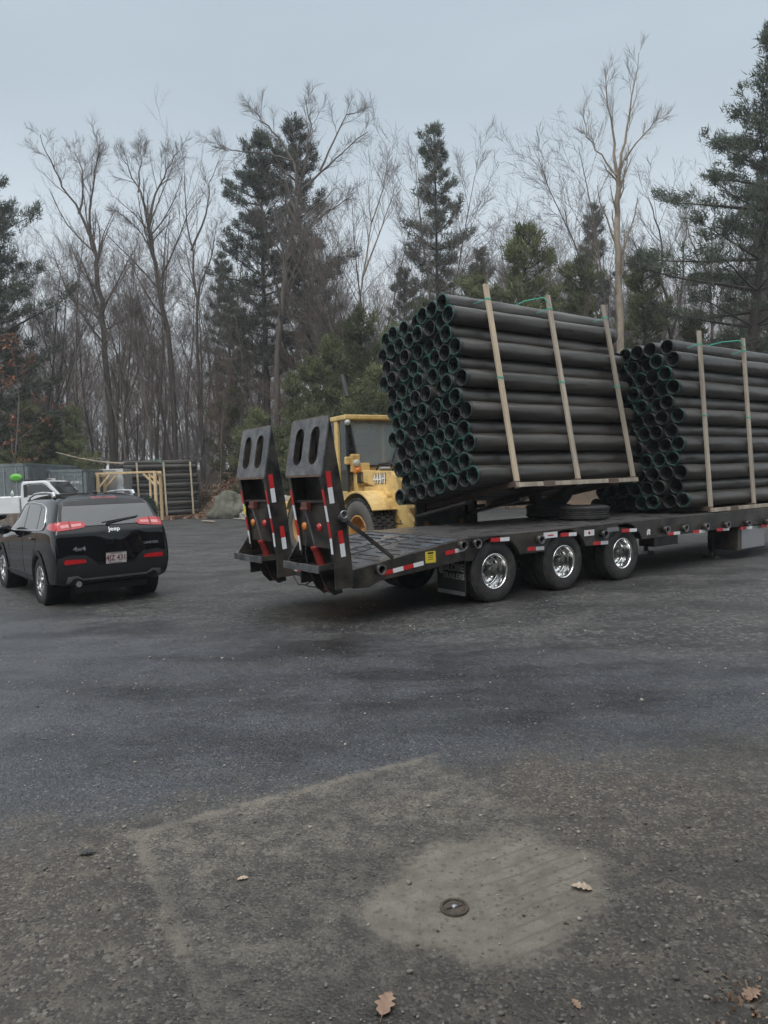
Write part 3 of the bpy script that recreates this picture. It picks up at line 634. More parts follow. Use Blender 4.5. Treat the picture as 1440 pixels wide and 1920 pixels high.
# russet oak leaves still hanging at the left edge
o = empty('russet_sapling', (-18.9, 35.6, .0), 0, 'low sapling still holding russet leaves at the left edge', 'tree'); rg2 = random.Random(9); lp = []
t = [limb(Vector((0, 0, -.3)), Vector((.1, 0, 1)), 9, .09, .015, 8, .06, .03, rg2)]
out = {1: [], 2: []}; spawn(t[0], 1, 2, out, rg2, (0, 16, 6), .9, .2, .35)
V, F = polytubes(t + out[1] + out[2], 4); np_mesh('trunk', V, F, BARK, o, True)
for l in out[2]:
    for q in range(5): lp.append((l[0][rg2.randrange(1, 4)] + Vector((rg2.gauss(0, .12), rg2.gauss(0, .12), rg2.gauss(0, .12))))[:])
quads_mesh('crown', lp, 2, .12, o, DRYLEAF)

# ------------------------------------------------------------------ flatbed trailer
TH = R(35.1); W1 = G(934, 1130); W1.z = 0
AU = Vector((math.cos(TH), math.sin(TH), 0)); BV = Vector((-AU.y, AU.x, 0)); ZZ = Vector((0, 0, 1))
def TW(u, v, z): return W1 + AU * u + BV * v + ZZ * z
DK, TWD = .90, 2.30           # deck height, width
tr = empty('flatbed_trailer', W1, TH, 'black tri-axle flatbed trailer with two raised ramps and a sloping tail', 'trailer')
HUBS = (0.0, 1.37, 2.73)
def rail_profile(u1):
    p = [(-.57, DK), (u1, DK), (u1, .62), (3.25, .60)]
    for c in HUBS[::-1]:
        for k in range(11):
            a = R(24) + (R(180) - 2 * R(24)) * k / 10; p.append((c + .475 * math.cos(a), .41 + .475 * math.sin(a)))
    return p + [(-.57, .60)]
def beaver_profile(): return [(-.57, DK), (-.57, .62), (-1.15, .56), (-1.9, .50), (-2.05, .44), (-2.26, .45), (-2.26, .67)]
for v0, v1 in ((0, .07), (TWD - .07, TWD)):
    MB().pxz(rail_profile(9.2), v0, v1).build('side_rail', BLACKP, tr, .008)
    MB().pxz(beaver_profile(), v0, v1).build('tail_rail', BLACKP, tr, .008)
m = MB()
for k in range(40):                                                # deck boards with shallow gaps
    u0 = -.57 + k * .245; m.box((u0 + .12, TWD / 2, DK - .02), (.238, TWD - .145, .05))
m.build('deck', mat('wet_deck_boards', (.075, .070, .070), .30, var=.3, vs=3, bump=.3, bs=25), tr, .006)
MB().prism([(-.57, DK - .012), (-2.26, .668), (-2.26, .62), (-.57, DK - .06)], lambda p, q: (p, .072, q), lambda p, q: (p, TWD - .072, q)).build('tail_deck', STEELW, tr)
m = MB(); sl_ = (DK - .668) / 1.69
for k in range(10):
    u0 = -.72 - k * .16; z0 = DK - .012 + (u0 + .57) * sl_
    for (va, vb) in (((.10, .62) if k % 2 else (.30, .78)), ((1.02, 1.30) if k % 2 else (.95, 1.18)), ((1.42, 1.95) if k % 2 else (1.58, 2.15))):
        m.bar((u0, va, z0 + .008), (u0, vb, z0 + .008), .016, .016)
m.build('tread_bars', BLACKP, tr, .003)
m = MB()
for v in (.86, 1.17): 
    m.bar((-.6, v, DK + .002), (-2.2, v, .668 + .010), .012, .008)
m.build('weld_seam', BLACKP, tr)
m = MB()
for v in (.72, 1.58): m.box((3.9, v, .69), (9.4, .14, .34))
for u in [-.4 + .6 * k for k in range(16)]: m.box((u, TWD / 2, .80), (.06, TWD - .16, .08))
for h in HUBS: m.cyl((h, .1, .41), (h, TWD - .1, .41), .065, 12)
m.box((1.36, .8, .5), (3.2, .1, .12)); m.box((1.36, 1.5, .5), (3.2, .1, .12))
m.build('chassis_beams', BLACKP, tr, .006)
MB().box((-2.17, TWD / 2, .57), (.16, TWD - .15, .20)).build('rear_cross_member', BLACKP, tr, .008)
m = MB(); m.box((-.9, 1.15, .60), (.5, .7, .14)); m.cyl((-1.35, .95, .50), (-.72, .95, .50), .13, 18); m.build('air_tank', BLACKP, tr, .01)

def wheel(loc, face=-1, parent=tr, R_=.415, rb=.232, w=.24, name='wheel', rim=True):
    s = face; h = w / 2
    prof = [(rb, -h * .80), (rb + .012, -h * .92), (rb + (R_ - rb) * .45, -h), (R_ - .035, -h * .93), (R_ - .012, -h * .84), (R_, -h * .70)]
    for k in range(4):
        y = -h * .70 + (k + .5) * h * 1.4 / 4.0; prof += [(R_, y - .022), (R_ - .010, y - .014), (R_ - .010, y + .014 - .012), (R_, y + .012)]
    prof += [(R_, h * .70), (R_ - .012, h * .84), (R_ - .035, h * .93), (rb + (R_ - rb) * .45, h), (rb + .012, h * .92), (rb, h * .80)]
    t = MB().lathe(prof, axis='y', n=48).build(name, TYRE, parent); t.location = loc
    if s > 0: t.rotation_euler = (0, 0, math.pi)
    if rim:
        MB().lathe([(rb - .002, -h * .62), (rb + .010, -h * .86), (rb + .008, -h * .95), (rb - .006, -h * .95), (rb - .014, -h * .80), (rb - .022, -h * .55), (rb - .030, -h * .05), (rb - .034, h * .35), (rb - .048, h * .42), (.135, h * .30), (.10, h * .15), (.085, h * .15)], axis='y', n=48).build('rim', ALU, t)
        hb = MB().lathe([(.085, h * .2), (.082, -h * .15), (.075, -h * .2), (.070, -h * .55), (.058, -h * .65), (0, -h * .66)], axis='y', n=24)
        for k in range(6):
            a = k * math.pi / 3; hb.cyl((.058 * math.cos(a), -h * .62, .058 * math.sin(a)), (.058 * math.cos(a), -h * .72, .058 * math.sin(a)), .008, 6)
        hb.build('hub', mat('hub_grey', (.10, .10, .095), .4, metal=.7, var=.3), t)
        n = MB(); hh = MB()
        for k in range(8):
            a = (k + .5) * math.pi / 4; n.cyl((.112 * math.cos(a), h * .2, .112 * math.sin(a)), (.112 * math.cos(a), -h * .12, .112 * math.sin(a)), .012, 6)
        for k in range(10):
            a = k * math.pi / 5; hh.cyl((.168 * math.cos(a), h * .38, .168 * math.sin(a)), (.168 * math.cos(a), h * .335, .168 * math.sin(a)), .016, 12)
        n.build('lug_nuts', CHROME, t); hh.build('hand_holes', BLK, t)
    return t
for h in HUBS:
    wheel((h, .155, .415)); wheel((h, .43, .415), rim=False)
    wheel((h, TWD - .155, .415), 1); wheel((h, TWD - .43, .415), rim=False)

# tape, rings, stickers on the near rail: positions along the rail read off the photo
def onrail(px, py):
    d = ray(px, py); t = (W1 - CAMP).dot(BV) / d.dot(BV); p = CAMP + d * t - W1; return p.dot(AU), p.z
def tape(px0, py0, px1, py1, hgt=.052):
    (ua, za), (ub, zb) = onrail(px0, py0), onrail(px1, py1); um = (ua + ub) / 2; zm = (za + zb) / 2
    for x0, x1, za_, zb_, mm in ((ua, um, za, zm, REDT), (um, ub, zm, zb, WHT)):
        MB().bar((x0, -.002, za_), (x1, -.002, zb_), .003, hgt).build('reflective_tape', mm, tr)
for q in ((920, 1012.5, 955, 1010.5), (989, 1029.5, 1020, 1027.5), (1051, 1003, 1081, 1001), (1112, 1019, 1140, 1017), (1166, 995, 1194, 993.5), (1251, 1001, 1275, 999), (1299, 997.5, 1322, 995.5), (1344, 993.5, 1367, 991.8), (1388, 990.5, 1410, 988.8), (1428, 986.5, 1450, 984.5),
          (717, 1075.5, 756, 1065.5), (756, 1065.5, 794, 1055.5), (835, 1037.5, 871, 1029)): tape(*q)
def sticker(px0, py0, px1, py1, mm, dot=None, name='sticker'):
    (ua, za), (ub, zb) = onrail(px0, py0), onrail(px1, py1); s = MB().bar((ua, -.0025, (za + zb) / 2), (ub, -.0025, (za + zb) / 2), .003, abs(za - zb)).build(name, mm, tr)
    return (ua + ub) / 2, (za + zb) / 2, abs(za - zb), s
u, z, hh, s = sticker(1019, 999, 1045, 1007, WHT); MB().box((u, -.0045, z - hh * .05), (.12, .001, hh * .22)).build('red_line', REDT, s)
u, z, hh, s = sticker(1095, 994.5, 1114, 1003.5, WHT); MB().lathe([(0, -.0052), (hh * .28, -.0052), (hh * .28, -.004)], (u, 0, z)).build('red_dot', REDT, s)
sticker(1138, 990, 1160, 995.5, DULLM)
u, z, hh, s = sticker(797, 1035, 817, 1054, YSTK, name='warning_label')
MB().box((u, -.0045, z + hh * .36), (.09, .001, hh * .16)).build('black_band', BLK, s)
m = MB()
for k in range(3): m.box((u, -.0045, z + hh * (.12 - .16 * k)), (.075, .001, hh * .05))
m.build('text_lines', BLK, s)
u, z = onrail(1216, 998)                                             # small white emblem
em = [(-.05, -.045), (-.02, -.05), (-.02, -.03), (.02, -.03), (.02, -.05), (.045, -.045), (.04, .0), (.055, .03), (.03, .055), (0, .045), (-.015, .06), (-.035, .04), (-.03, .015), (-.055, .02), (-.05, -.01)]
MB().pxz([(u + p * .9, z + q * .9) for p, q in em], -.004, -.001).build('emblem', WHITE, tr)
m2 = MB(); m2.box((u + .005, -.0045, z + .015), (.02, .001, .006)); m2.box((u - .012, -.0045, z - .012), (.006, .001, .03)); m2.build('emblem_mark', BLK, tr)
def ring(px, py, big=1.0):
    u, z = onrail(px, py); m = MB()
    m.lathe([(.046 * big, -.085), (.060 * big, -.085), (.060 * big, -.0), (.046 * big, -.0)], (u, 0, z), 'y', 20, True, True)
    m.box((u, -.04, z + .055 * big), (.05, .085, .02)); m.build('stake_ring', BLACKP, tr)
    MB().lathe([(.047 * big, -.0855), (.0605 * big, -.0855)], (u, -.0005, z), 'y', 20).build('ring_edge', DULLM, tr)
for q in ((709, 1067), (863, 1022), (889, 1019), (1008, 1011), (1128, 1001), (1244, 993), (1279, 990), (1319, 987), (1358, 984), (1397, 981), (1434, 978)): ring(*q)
m = MB(); m.box((-.52, .33, .43), (.015, .56, .58)); m.build('mud_flap', mat('mud_flap_rubber', (.014, .014, .014), .7, var=.3, bump=.1), tr, .004)
MB().box((-.531, .33, .17), (.006, .54, .05)).build('flap_strip', DULLM, tr)
FM = Matrix(((0, 0, -1, -.530), (-1, 0, 0, .28), (0, 1, 0, .50), (0, 0, 0, 1)))
text('GLOBE', .135, GREYL, tr, FM, bold=.003); text('TRAILERS', .105, GREYL, tr, FM @ Matrix.Translation((0, -.115, 0)), bold=.002)
MB().lathe([(0, 0), (.05, 0)], (0, 0, 0), 'x', 20).xf(Matrix.Translation((-.5295, .53, .45))).build('flap_emblem', GREYL, tr)
# toolbox, landing legs further forward
ua, za = onrail(1386, 1020)
m = MB(); m.box((ua + .55, .34, .38), (.95, .56, .44)); m.build('toolbox', BLACKP, tr, .01)
MB().box((ua + .60, .057, .385), (.82, .006, .40)).build('toolbox_door', DIAM, tr, .002)
for v in (.5, 1.9):
    m = MB(); m.box((ua - .05, v, .42), (.10, .10, .5)); m.box((ua - .05, v, .13), (.07, .07, .22)); m.pxz([(ua - .17, .0), (ua + .07, .0), (ua + .02, .06), (ua - .12, .06)], v - .12, v + .12); m.build('landing_leg', BLACKP, tr, .005)
m = MB(); m.box((4.35, .5, .5), (.7, .3, .22)); m.build('step_box', BLACKP, tr, .01)

# ramps
def plate_with_holes(outer, holes, f, th):
    bm = bmesh.new()
    for loop in [outer] + holes:
        vs = [bm.verts.new((p[0], p[1], 0)) for p in loop]
        for i in range(len(vs)): bm.edges.new((vs[i], vs[(i + 1) % len(vs)]))
    bmesh.ops.triangle_fill(bm, use_beauty=True, edges=bm.edges[:])
    ret = bmesh.ops.extrude_face_region(bm, geom=bm.faces[:])
    for v in [g_ for g_ in ret['geom'] if isinstance(g_, bmesh.types.BMVert)]: v.co.z += th
    bm.verts.ensure_lookup_table(); mb = MB(); mb.add([f(*v.co) for v in bm.verts], [[v.index for v in fc.verts] for fc in bm.faces]) if not bm.verts.index_update() else None
    bm.free(); return mb
def stadium(cx, cy, r, L, n=8):
    return [(cx + r * math.cos(a), cy + L / 2 + r * math.sin(a)) for a in [math.pi * k / n for k in range(n + 1)]] + [(cx + r * math.cos(a), cy - L / 2 + r * math.sin(a)) for a in [math.pi + math.pi * k / n for k in range(n + 1)]]
def make_ramp(v0, v1, label):
    A, Bq, Cq, Dq, Eq = (-2.50, 2.41), (-2.62, 1.78), (-2.51, 1.03), (-2.50, .46), (-2.26, .47)
    side = [A, (-2.35, 1.49), (-2.262, .64), Eq, Dq, Cq, Bq]
    m = MB(); m.pxz(side, v0, v0 + .025); m.pxz(side, v1 - .025, v1)
    fr = [(-2.502, 2.405), (-2.352, 1.49), (-2.264, .64), (-2.264, .5), (-2.29, .5), (-2.29, .64), (-2.378, 1.49), (-2.522, 2.37)]
    m.pxz(fr, v0 + .025, v1 - .025)
    r = m.build('ramp', BLACKP, tr, .005); r['label'] = label
    wd_ = v1 - v0; hs = math.hypot(A[0] - Bq[0], A[1] - Bq[1]); sx = Vector((A[0] - Bq[0], 0, A[1] - Bq[1])).normalized(); nn = Vector((sx.z, 0, -sx.x)) * -1
    def f(x, y, z): 
        p = Vector((Bq[0], v0, Bq[1])) + Vector((0, x, 0)) + sx * y + nn * z; return p
    plate_with_holes([(-.012, -.02), (wd_ + .012, -.02), (wd_ + .012, hs + .005), (-.012, hs + .005)], [stadium(wd_ * .28, hs * .50, .098, .24), stadium(wd_ * .72, hs * .50, .098, .24)], f, .022).build('slotted_tip', WORN, r, .004)
    m = MB()
    for k in range(2):
        st = stadium(wd_ * (.28 + .44 * k), hs * .50, .098, .24); st2 = stadium(wd_ * (.28 + .44 * k), hs * .50, .095, .24); n = len(st)
        m.add([f(p[0], p[1], .0235) for p in st] + [f(p[0], p[1], -.05) for p in st] , [(i, (i + 1) % n, n + (i + 1) % n, n + i) for i in range(n)])
    m.build('slot_wall', BLACKP, r)
    m = MB(); m.add([f(wd_ + .006, -.02, .0225), f(wd_ + .013, -.02, .0225), f(wd_ + .013, hs, .0225), f(wd_ + .006, hs, .0225)], [(0, 1, 2, 3)]); m.bar(f(0, -.025, .012), f(wd_, -.025, .012), .012, .026); m.bar(f(0, hs + .002, .012), f(wd_, hs + .002, .012), .012, .026); m.build('rusty_edge', RUST, r)
    m = MB()                                                          # inner frame
    m.pxz([(-2.60, 1.78), (-2.40, 1.78), (-2.39, 1.75), (-2.60, 1.75)], v0 + .025, v1 - .025)
    m.pxz([(-2.565, 1.47), (-2.37, 1.47), (-2.37, 1.44), (-2.56, 1.44)], v0 + .025, v1 - .025)
    m.pxz([(-2.53, 1.43), (-2.50, 1.43), (-2.455, .92), (-2.485, .92)], v0 + .025, v1 - .025)
    for va, vb in ((v0, v0 + .075), (v1 - .075, v1)): m.pxz([(-2.628, 1.77), (-2.518, 1.03), (-2.500, .80), (-2.488, .80), (-2.505, 1.03), (-2.612, 1.77)], va, vb)
    m.build('inner_frame', BLACKP, r, .004)
    m = MB(); m.box((-2.725, (v0 + v1) / 2 - .02, .715), (.02, wd_, .085)); m.build('foot_lip', WORN, r, .004)
    m = MB(); m.pxz([(-2.715, .75), (-2.28, .80), (-2.28, .745), (-2.715, .69)], v0 + .03, v0 + .05); m.pxz([(-2.715, .75), (-2.28, .80), (-2.28, .745), (-2.715, .69)], v1 - .05, v1 - .03)
    m.pxz([(-2.715, .70), (-2.50, 1.0), (-2.48, 1.0), (-2.48, .70)], v1 - .03, v1 - .015); m.box((-2.50, (v0 + v1) / 2, .70), (.44, wd_ - .06, .015)); m.build('foot_bracket', BLACKP, r, .003)
    m = MB(); vm_ = (v0 + v1) / 2 + .06
    m.pxz([(-2.52, .66), (-2.24, .66), (-2.20, .36), (-2.32, .34), (-2.42, .44)], vm_ - .13, vm_ - .115); m.pxz([(-2.52, .66), (-2.24, .66), (-2.20, .36), (-2.32, .34), (-2.42, .44)], vm_ + .115, vm_ + .13); m.build('hinge_plate', BLACKP, r, .003)
    MB().tube([(-2.585, vm_, 1.36), (-2.465, vm_, .90)], .016, 10).build('piston_rod', DULLM, r)
    c = MB().tube([(-2.47, vm_, .915), (-2.30, vm_, .41)], .052, 20); c.tube([(-2.475, vm_, .93), (-2.465, vm_, .90)], .062, 20); c.tube([(-2.305, vm_, .43), (-2.285, vm_, .37)], .036, 14); c.build('hydraulic_cylinder', REDP, r)
    c = MB(); c.box((-2.575, vm_ + .005, 1.40), (.07, .13, .10)); c.cyl((-2.59, vm_ - .08, 1.375), (-2.59, vm_ + .09, 1.375), .025, 12); c.build('cylinder_mount', mat('faded_red_brown', (.12, .035, .025), .6, var=.3), r, .008)
    for du, mm in ((.17, LAMP_R), (-.18, LAMP_O)):
        l = MB().lathe([(0, -.022), (.045, -.018), (.052, 0)], axis='x', n=20); l.xf(Matrix.Translation((-2.510, vm_ - du, 1.16))); l.build('marker_lamp', mm, r)
    for vv in (v0 + .037, v1 - .037):                                 # tape down both edges
        for k in range(4):
            z1 = 1.60 - k * .185; z0 = z1 - .18; fu = lambda z: -2.628 + (1.77 - z) * (.11 / .74) - .0025 if z > 1.03 else -2.518 + (1.03 - z) * .08 - .0025
            MB().bar((fu(z1), vv, z1), (fu(z0), vv, z0), .045, .003, (-1, 0, .15)).build('reflective_tape', WHT if k % 2 else REDT, r)
    for (za, zb, ua, ub, mm) in ((1.80, 1.62, -2.55, -2.53, REDT), (1.62, 1.44, -2.53, -2.51, WHT), (1.13, .98, -2.42, -2.40, REDT), (.98, .83, -2.40, -2.385, WHT)):
        MB().bar((ua, v0 - .001, za), (ub, v0 - .001, zb), .062, .003, (0, -1, 0)).build('reflective_tape', mm, r)
    return r
r1_ = make_ramp(.0, .83, 'nearer raised loading ramp'); r2_ = make_ramp(1.44, 2.28, 'farther raised loading ramp')
MB().box((-2.581, 2.20, 1.33), (.003, .06, .11)).build('warning_label', YSTK, r2_)
m = MB().bar((-2.40, -.035, 1.27), (-1.72, -.03, .76), .035, .045); m.build('ramp_strut', BLACKP, tr, .004)
m = MB().cyl((-2.40, -.06, 1.27), (-2.40, .01, 1.27), .045, 14); m.lathe([(.035, -.09), (.05, -.09), (.05, -.07), (.035, -.07)], (-2.41, 0, 1.31), 'y', 16, True, True); m.build('strut_pin', DULLM, tr)
for k in range(6):
    MB().box((-2.252, .93 + k * .11 - .05, .555), (.003, .105, .052)).build('reflective_tape', WHT if k % 2 else REDT, tr)
m = MB()
for k in range(3):
    y0 = .35 + .25 * k; m.tube([(-2.28, y0, .50), (-2.33, y0 + .15, .40), (-2.31, y0 + .4, .38), (-2.27, y0 + .6, .47), (-2.25, 1.5 + .06 * k, .52)], .009, 6)
m.tube([(-2.50, .62, 1.05), (-2.53, .62, .85), (-2.50, .60, .62), (-2.40, .58, .5)], .008, 6)
m.build('hydraulic_hoses', DARKM, tr)

# spare tyres lying on the deck
def spare(loc, rot, label, Rr=.40, w=.23):
    h = w / 2; rb = .235
    prof = [(rb, -h * .8), (rb + .08, -h), (Rr - .03, -h * .93), (Rr, -h * .72)]
    for k in range(5): y = -h * .72 + (k + .5) * h * 1.44 / 5; prof += [(Rr, y - .014), (Rr - .012, y - .008), (Rr - .012, y + .004), (Rr, y + .010)]
    prof += [(Rr, h * .72), (Rr - .03, h * .93), (rb + .08, h), (rb, h * .8), (rb - .01, 0)]
    m = MB().lathe(prof, axis='y', n=48, closed=True)
    for k in range(48):
        a = 2 * math.pi * k / 48; c_, s_ = math.cos(a), math.sin(a)
        for sd in (-1, 1): m.box((c_ * (Rr - .001), sd * h * .62, s_ * (Rr - .001)), (.016, h * .26, .030), Matrix.Rotation(-a, 3, 'Y'))
    o = m.build('spare_tyre', TYRE); o.location = loc; o.rotation_euler = rot; return tag(o, label, 'tyre', 'loose tyres on the trailer deck')
spare(TW(2.95, .95, DK + .125), (R(90), 0, .3), 'spare tyre lying flat on the deck between the pipe bundles')
spare(TW(3.15, 1.9, DK + .125), (R(90), 0, .9), 'spare tyre lying flat behind the first one, carrying the leaning tyre')
spare(TW(3.05, 1.75, DK + .24 + .26), (R(28), 0, TH - R(20)), 'spare tyre leaning upright behind the flat tyre on the deck')

# ------------------------------------------------------------------ pipes and their timber frames
PD, PL_ = .265, 3.9
def sock_mesh(seed):
    g2 = np.random.default_rng(seed); n, k = 40, 22; Vv = []; ph = g2.uniform(0, 6.28, 6); fr = g2.uniform(.6, 2.6, 6)
    for i in range(n + 1):
        x = .02 + (PL_ - .04) * i / n
        for j in range(k):
            a = 2 * math.pi * j / k; e = min(x, PL_ - x)
            r = PD / 2 * 1.02 + .006 * math.sin(3 * a + fr[0] * x + ph[0]) * math.sin(fr[1] * x + ph[1]) + .0045 * math.sin(7 * a + ph[2] + 4 * x) * math.sin(2.1 * x + ph[3])
            r += .004 * max(0, math.sin(a * 2 + x * 5 + ph[4])) ** 6 - .007 * max(0, 1 - abs(x - .65) / .12) - .007 * max(0, 1 - abs(x - 2.05) / .12) - .007 * max(0, 1 - abs(x - 3.5) / .12)
            if e < .08: r -= .004 * (1 - e / .08) ** 2
            Vv.append((x, r * math.cos(a), r * math.sin(a) - (.004 * math.sin(fr[5] * x + ph[5]))))
    F = [(i * k + j, i * k + (j + 1) % k, (i + 1) * k + (j + 1) % k, (i + 1) * k + j) for i in range(n) for j in range(k)]
    F.append([n * k + j for j in range(k)])
    me = bpy.data.meshes.new('fabric_sleeve'); me.from_pydata(Vv, [], F); me.polygons.foreach_set('use_smooth', [True] * len(F)); me.materials.append(SOCK); return me
SOCKS = [sock_mesh(i) for i in range(4)]
def core_mesh():
    mb = MB()
    for s, x0 in ((1, 0.0),):
        prof = []
        ro, ri = PD / 2 + .0005, PD / 2 - .018
        prof += [(ro, .06), (ro, .022), (ro - .010, .018), (ro - .010, .010), (ro, .006), (ro, -.014), (ro - .006, -.018), (ri + .004, -.018), (ri, -.012)]
        for q in range(11): prof += [(ri, .006 + q * .042), (ri + .013, .014 + q * .042), (ri + .013, .028 + q * .042), (ri, .036 + q * .042)]
        prof += [(ri, .6), (0, .62)]
        mb.lathe([(r, x0 + s * h) for r, h in prof], axis='x', n=22)
    o = mb.build('tmp', CORE); me = o.data; bpy.data.objects.remove(o); return me
CORE_ME = core_mesh()
def yarn_mesh(seed):
    r3 = random.Random(seed); mb = MB()
    for q in range(22):
        a0 = q * .2856 + r3.uniform(-.1, .1); n = r3.randint(3, 6); p = []
        for i in range(n): a = a0 + i * .16; rr = PD / 2 + r3.uniform(-.028, .012); p.append((r3.uniform(-.035, .015), rr * math.cos(a), rr * math.sin(a)))
        mb.tube(p, .0028, 3, False)
    o = mb.build('tmp', GREENY); me = o.data; bpy.data.objects.remove(o); return me
YARN = [yarn_mesh(i) for i in range(5)]
ORD = ['bottom', 'second', 'third', 'fourth', 'fifth', 'sixth', 'seventh', 'eighth', 'ninth', 'tenth', 'eleventh', 'top']
def bundle(origin, ax, ew, eh, where, side, grp, seed, keep=lambda i, j: True, yarn=.75, posts=(.65, 2.05, 3.5), tall=3.22, lum=(LUMB_P, LUMB, LUMB), detail=True):
    M = Matrix(((ax.x, ew.x, eh.x, origin.x), (ax.y, ew.y, eh.y, origin.y), (ax.z, ew.z, eh.z, origin.z), (0, 0, 0, 1))); rg = random.Random(seed)
    for j in range(12):
        cnt = 8 if j % 2 == 0 else 7
        for i in range(cnt):
            if not keep(i, j): continue
            y = PD / 2 + i * PD + (PD / 2 if j % 2 else 0); z = PD / 2 + j * PD * .93
            o = bpy.data.objects.new('drain_pipe', rg.choice(SOCKS)); COL.objects.link(o)
            o.matrix_world = M @ Matrix.Translation((rg.gauss(0, .035), y + rg.gauss(0, .004), z + rg.gauss(0, .004))) @ Matrix.Rotation(rg.choice((0, .9, 2.1, 3.0, 4.4)) + rg.uniform(-.3, .3), 4, 'X')
            row = ORD[j] + (' row up' if 0 < j < 11 else ' row')
            if i == 0: lab = 'black sleeved pipe, %s end of the %s, %s' % (side, row, where)
            elif i == cnt - 1: lab = 'black sleeved pipe, far end of the %s, %s' % (row, where)
            else: lab = 'black sleeved pipe inside the %s, %s' % (row, where)
            tag(o, lab, 'pipe', grp + ', ' + row)
            if detail:
                for nm, me in (('corrugated_core', CORE_ME),) + ((('green_yarn', YARN[rg.randrange(5)]),) if rg.random() < yarn else ()):
                    c = bpy.data.objects.new(nm, me); COL.objects.link(c); c.parent = o
    f = empty('timber_frame'); f.matrix_world = M; tag(f, 'rough lumber frame strapped round the ' + where, 'frame', 'timber frames round the pipe bundles')
    WB = 8 * PD
    for k, px in enumerate(posts):
        MB().box((px, -.025, tall / 2 - .12), (.090, .042, tall)).build('post', lum[k], f, .004)
        MB().box((px, WB + .025, tall / 2 - .12), (.090, .042, tall)).build('post', LUMB, f, .004)
        MB().box((px, WB / 2, -.045), (.085, WB + .02, .085)).build('cross_board', LUMB_D, f, .004)
        MB().box((px, -.024, -.060), (.10, .048, .10)).build('end_block', LUMB_D, f, .003)
    for yy in (-.060, WB + .060):
        MB().box(((posts[0] + posts[-1]) / 2, yy, -.075), (posts[-1] - posts[0] + .12, .03, .07)).build('bottom_rail', LUMB_D if yy > 0 else LUMB, f, .003)
    if detail:
        for px in ((posts[0] + posts[1]) / 2 - .05, (posts[1] + posts[2]) / 2 + .1): MB().box((px, -.078, -.078), (.26, .008, .09)).build('rail_plate', LUMB_D, f, .003)
    for k, px in enumerate(posts):
        for z in (1.60, tall - .36):
            m = MB(); m.box((px, -.0495, z), (.098, .005, .022)); m.box((px - .0475, -.02, z), (.004, .06, .022)); m.box((px + .0475, -.02, z), (.004, .06, .022))
            m.tube([(px - .05, .0, z), (px - .12, .05, z - .03), (px - .2, .10, z - .05)], .006, 5); m.build('tie_strap', GREENS, f)
        if k == 1:
            MB().tube([(px, -.05, tall - .30), (px - .10, -.02, tall - .17), (px - .30, .20, 12 * PD * .93 + .10), (px - .42, .6, 12 * PD * .93 + .07)], .010, 6).build('tie_strap', GREENS, f)
    return f
f1 = R(10.5)
bundle(TW(.55, .80, 1.60), AU, BV * math.cos(f1) - ZZ * math.sin(f1), BV * math.sin(f1) + ZZ * math.cos(f1), 'bundle lifted by the loader', 'camera-side', 'pipes of the lifted bundle', 1)
f2 = R(3.5)
bundle(TW(4.72, .13, DK + .125), (AU - ZZ * .004).normalized(), BV * math.cos(f2) - ZZ * math.sin(f2), BV * math.sin(f2) + ZZ * math.cos(f2), 'bundle standing on the trailer', 'camera-side', 'pipes of the bundle on the trailer', 2, yarn=.45, lum=(LUMB, LUMB, LUMB), posts=(.60, 2.08, 3.5))
p3_ = DP(238, 960, 36.6); p3_.z = 0; th3 = R(34); a3 = Vector((math.cos(th3), math.sin(th3), 0)); b3 = Vector((-a3.y, a3.x, 0)); f3 = R(4)
bundle(p3_ + ZZ * .12, a3, b3 * math.cos(f3) - ZZ * math.sin(f3), b3 * math.sin(f3) + ZZ * math.cos(f3), 'stored bundle by the wood', 'yard-side', 'pipes of the stored bundle', 3, keep=lambda i, j: i < 3 or j > 9, yarn=0, lum=(LUMB_P, LUMB_P, LUMB_P), tall=2.95)

# ------------------------------------------------------------------ wheel loader
LH = R(-60); hx, hy = math.cos(LH), math.sin(LH)
LO = Vector((.43, 13.7, 0))
ld = empty('wheel_loader', LO, LH, 'yellow wheel loader holding the pipe bundle behind the trailer', 'loader')
def loader_wheel(x, y, rz=0.0):
    Rr, rb, w = .68, .34, .46; h = w / 2; s = -1 if y < 0 else 1
    t = MB().lathe([(rb, -h * .8), (rb + .04, -h * .97), (rb + .16, -h * 1.06), (Rr - .10, -h * .98), (Rr - .04, -h * .86), (Rr - .035, h * .86), (Rr - .10, h * .98), (rb + .16, h * 1.06), (rb + .04, h * .97), (rb, h * .8)], axis='y', n=48)
    t = t.build('wheel', TYRE_DIRT, ld); t.location = (x, y, Rr); t.rotation_euler = (0, 0, rz + (math.pi if s > 0 else 0))
    tm = MB()
    for k in range(40):
        a = 2 * math.pi * k / 40
        for row, yy in enumerate((-.78, -.40, 0, .40, .78)):
            aa = a + (math.pi / 40 if row % 2 else 0); c_, s_ = math.cos(aa), math.sin(aa); rr = Rr - .018 - (.012 if abs(yy) > .7 else 0)
            tm.box((c_ * rr, yy * h, s_ * rr), (.045, h * .34, .088), Matrix.Rotation(-aa, 3, 'Y'))
    tm.build('tread_blocks', TYRE, t, .008)
    MB().lathe([(rb + .012, -h * .82), (rb + .012, -h * .95), (rb - .015, -h * .97), (rb - .03, -h * .80), (rb - .05, -h * .30), (rb - .06, h * .1), (.22, h * .12), (.20, -h * .1), (.11, -h * .2), (.10, -h * .5), (0, -h * .52)], axis='y', n=40).build('rim', YELD, t)
    n = MB()
    for k in range(10): a = k * math.pi / 5; n.cyl((.16 * math.cos(a), -h * .13, .16 * math.sin(a)), (.16 * math.cos(a), -h * .30, .16 * math.sin(a)), .018, 6)
    n.build('lug_nuts', YELD, t)
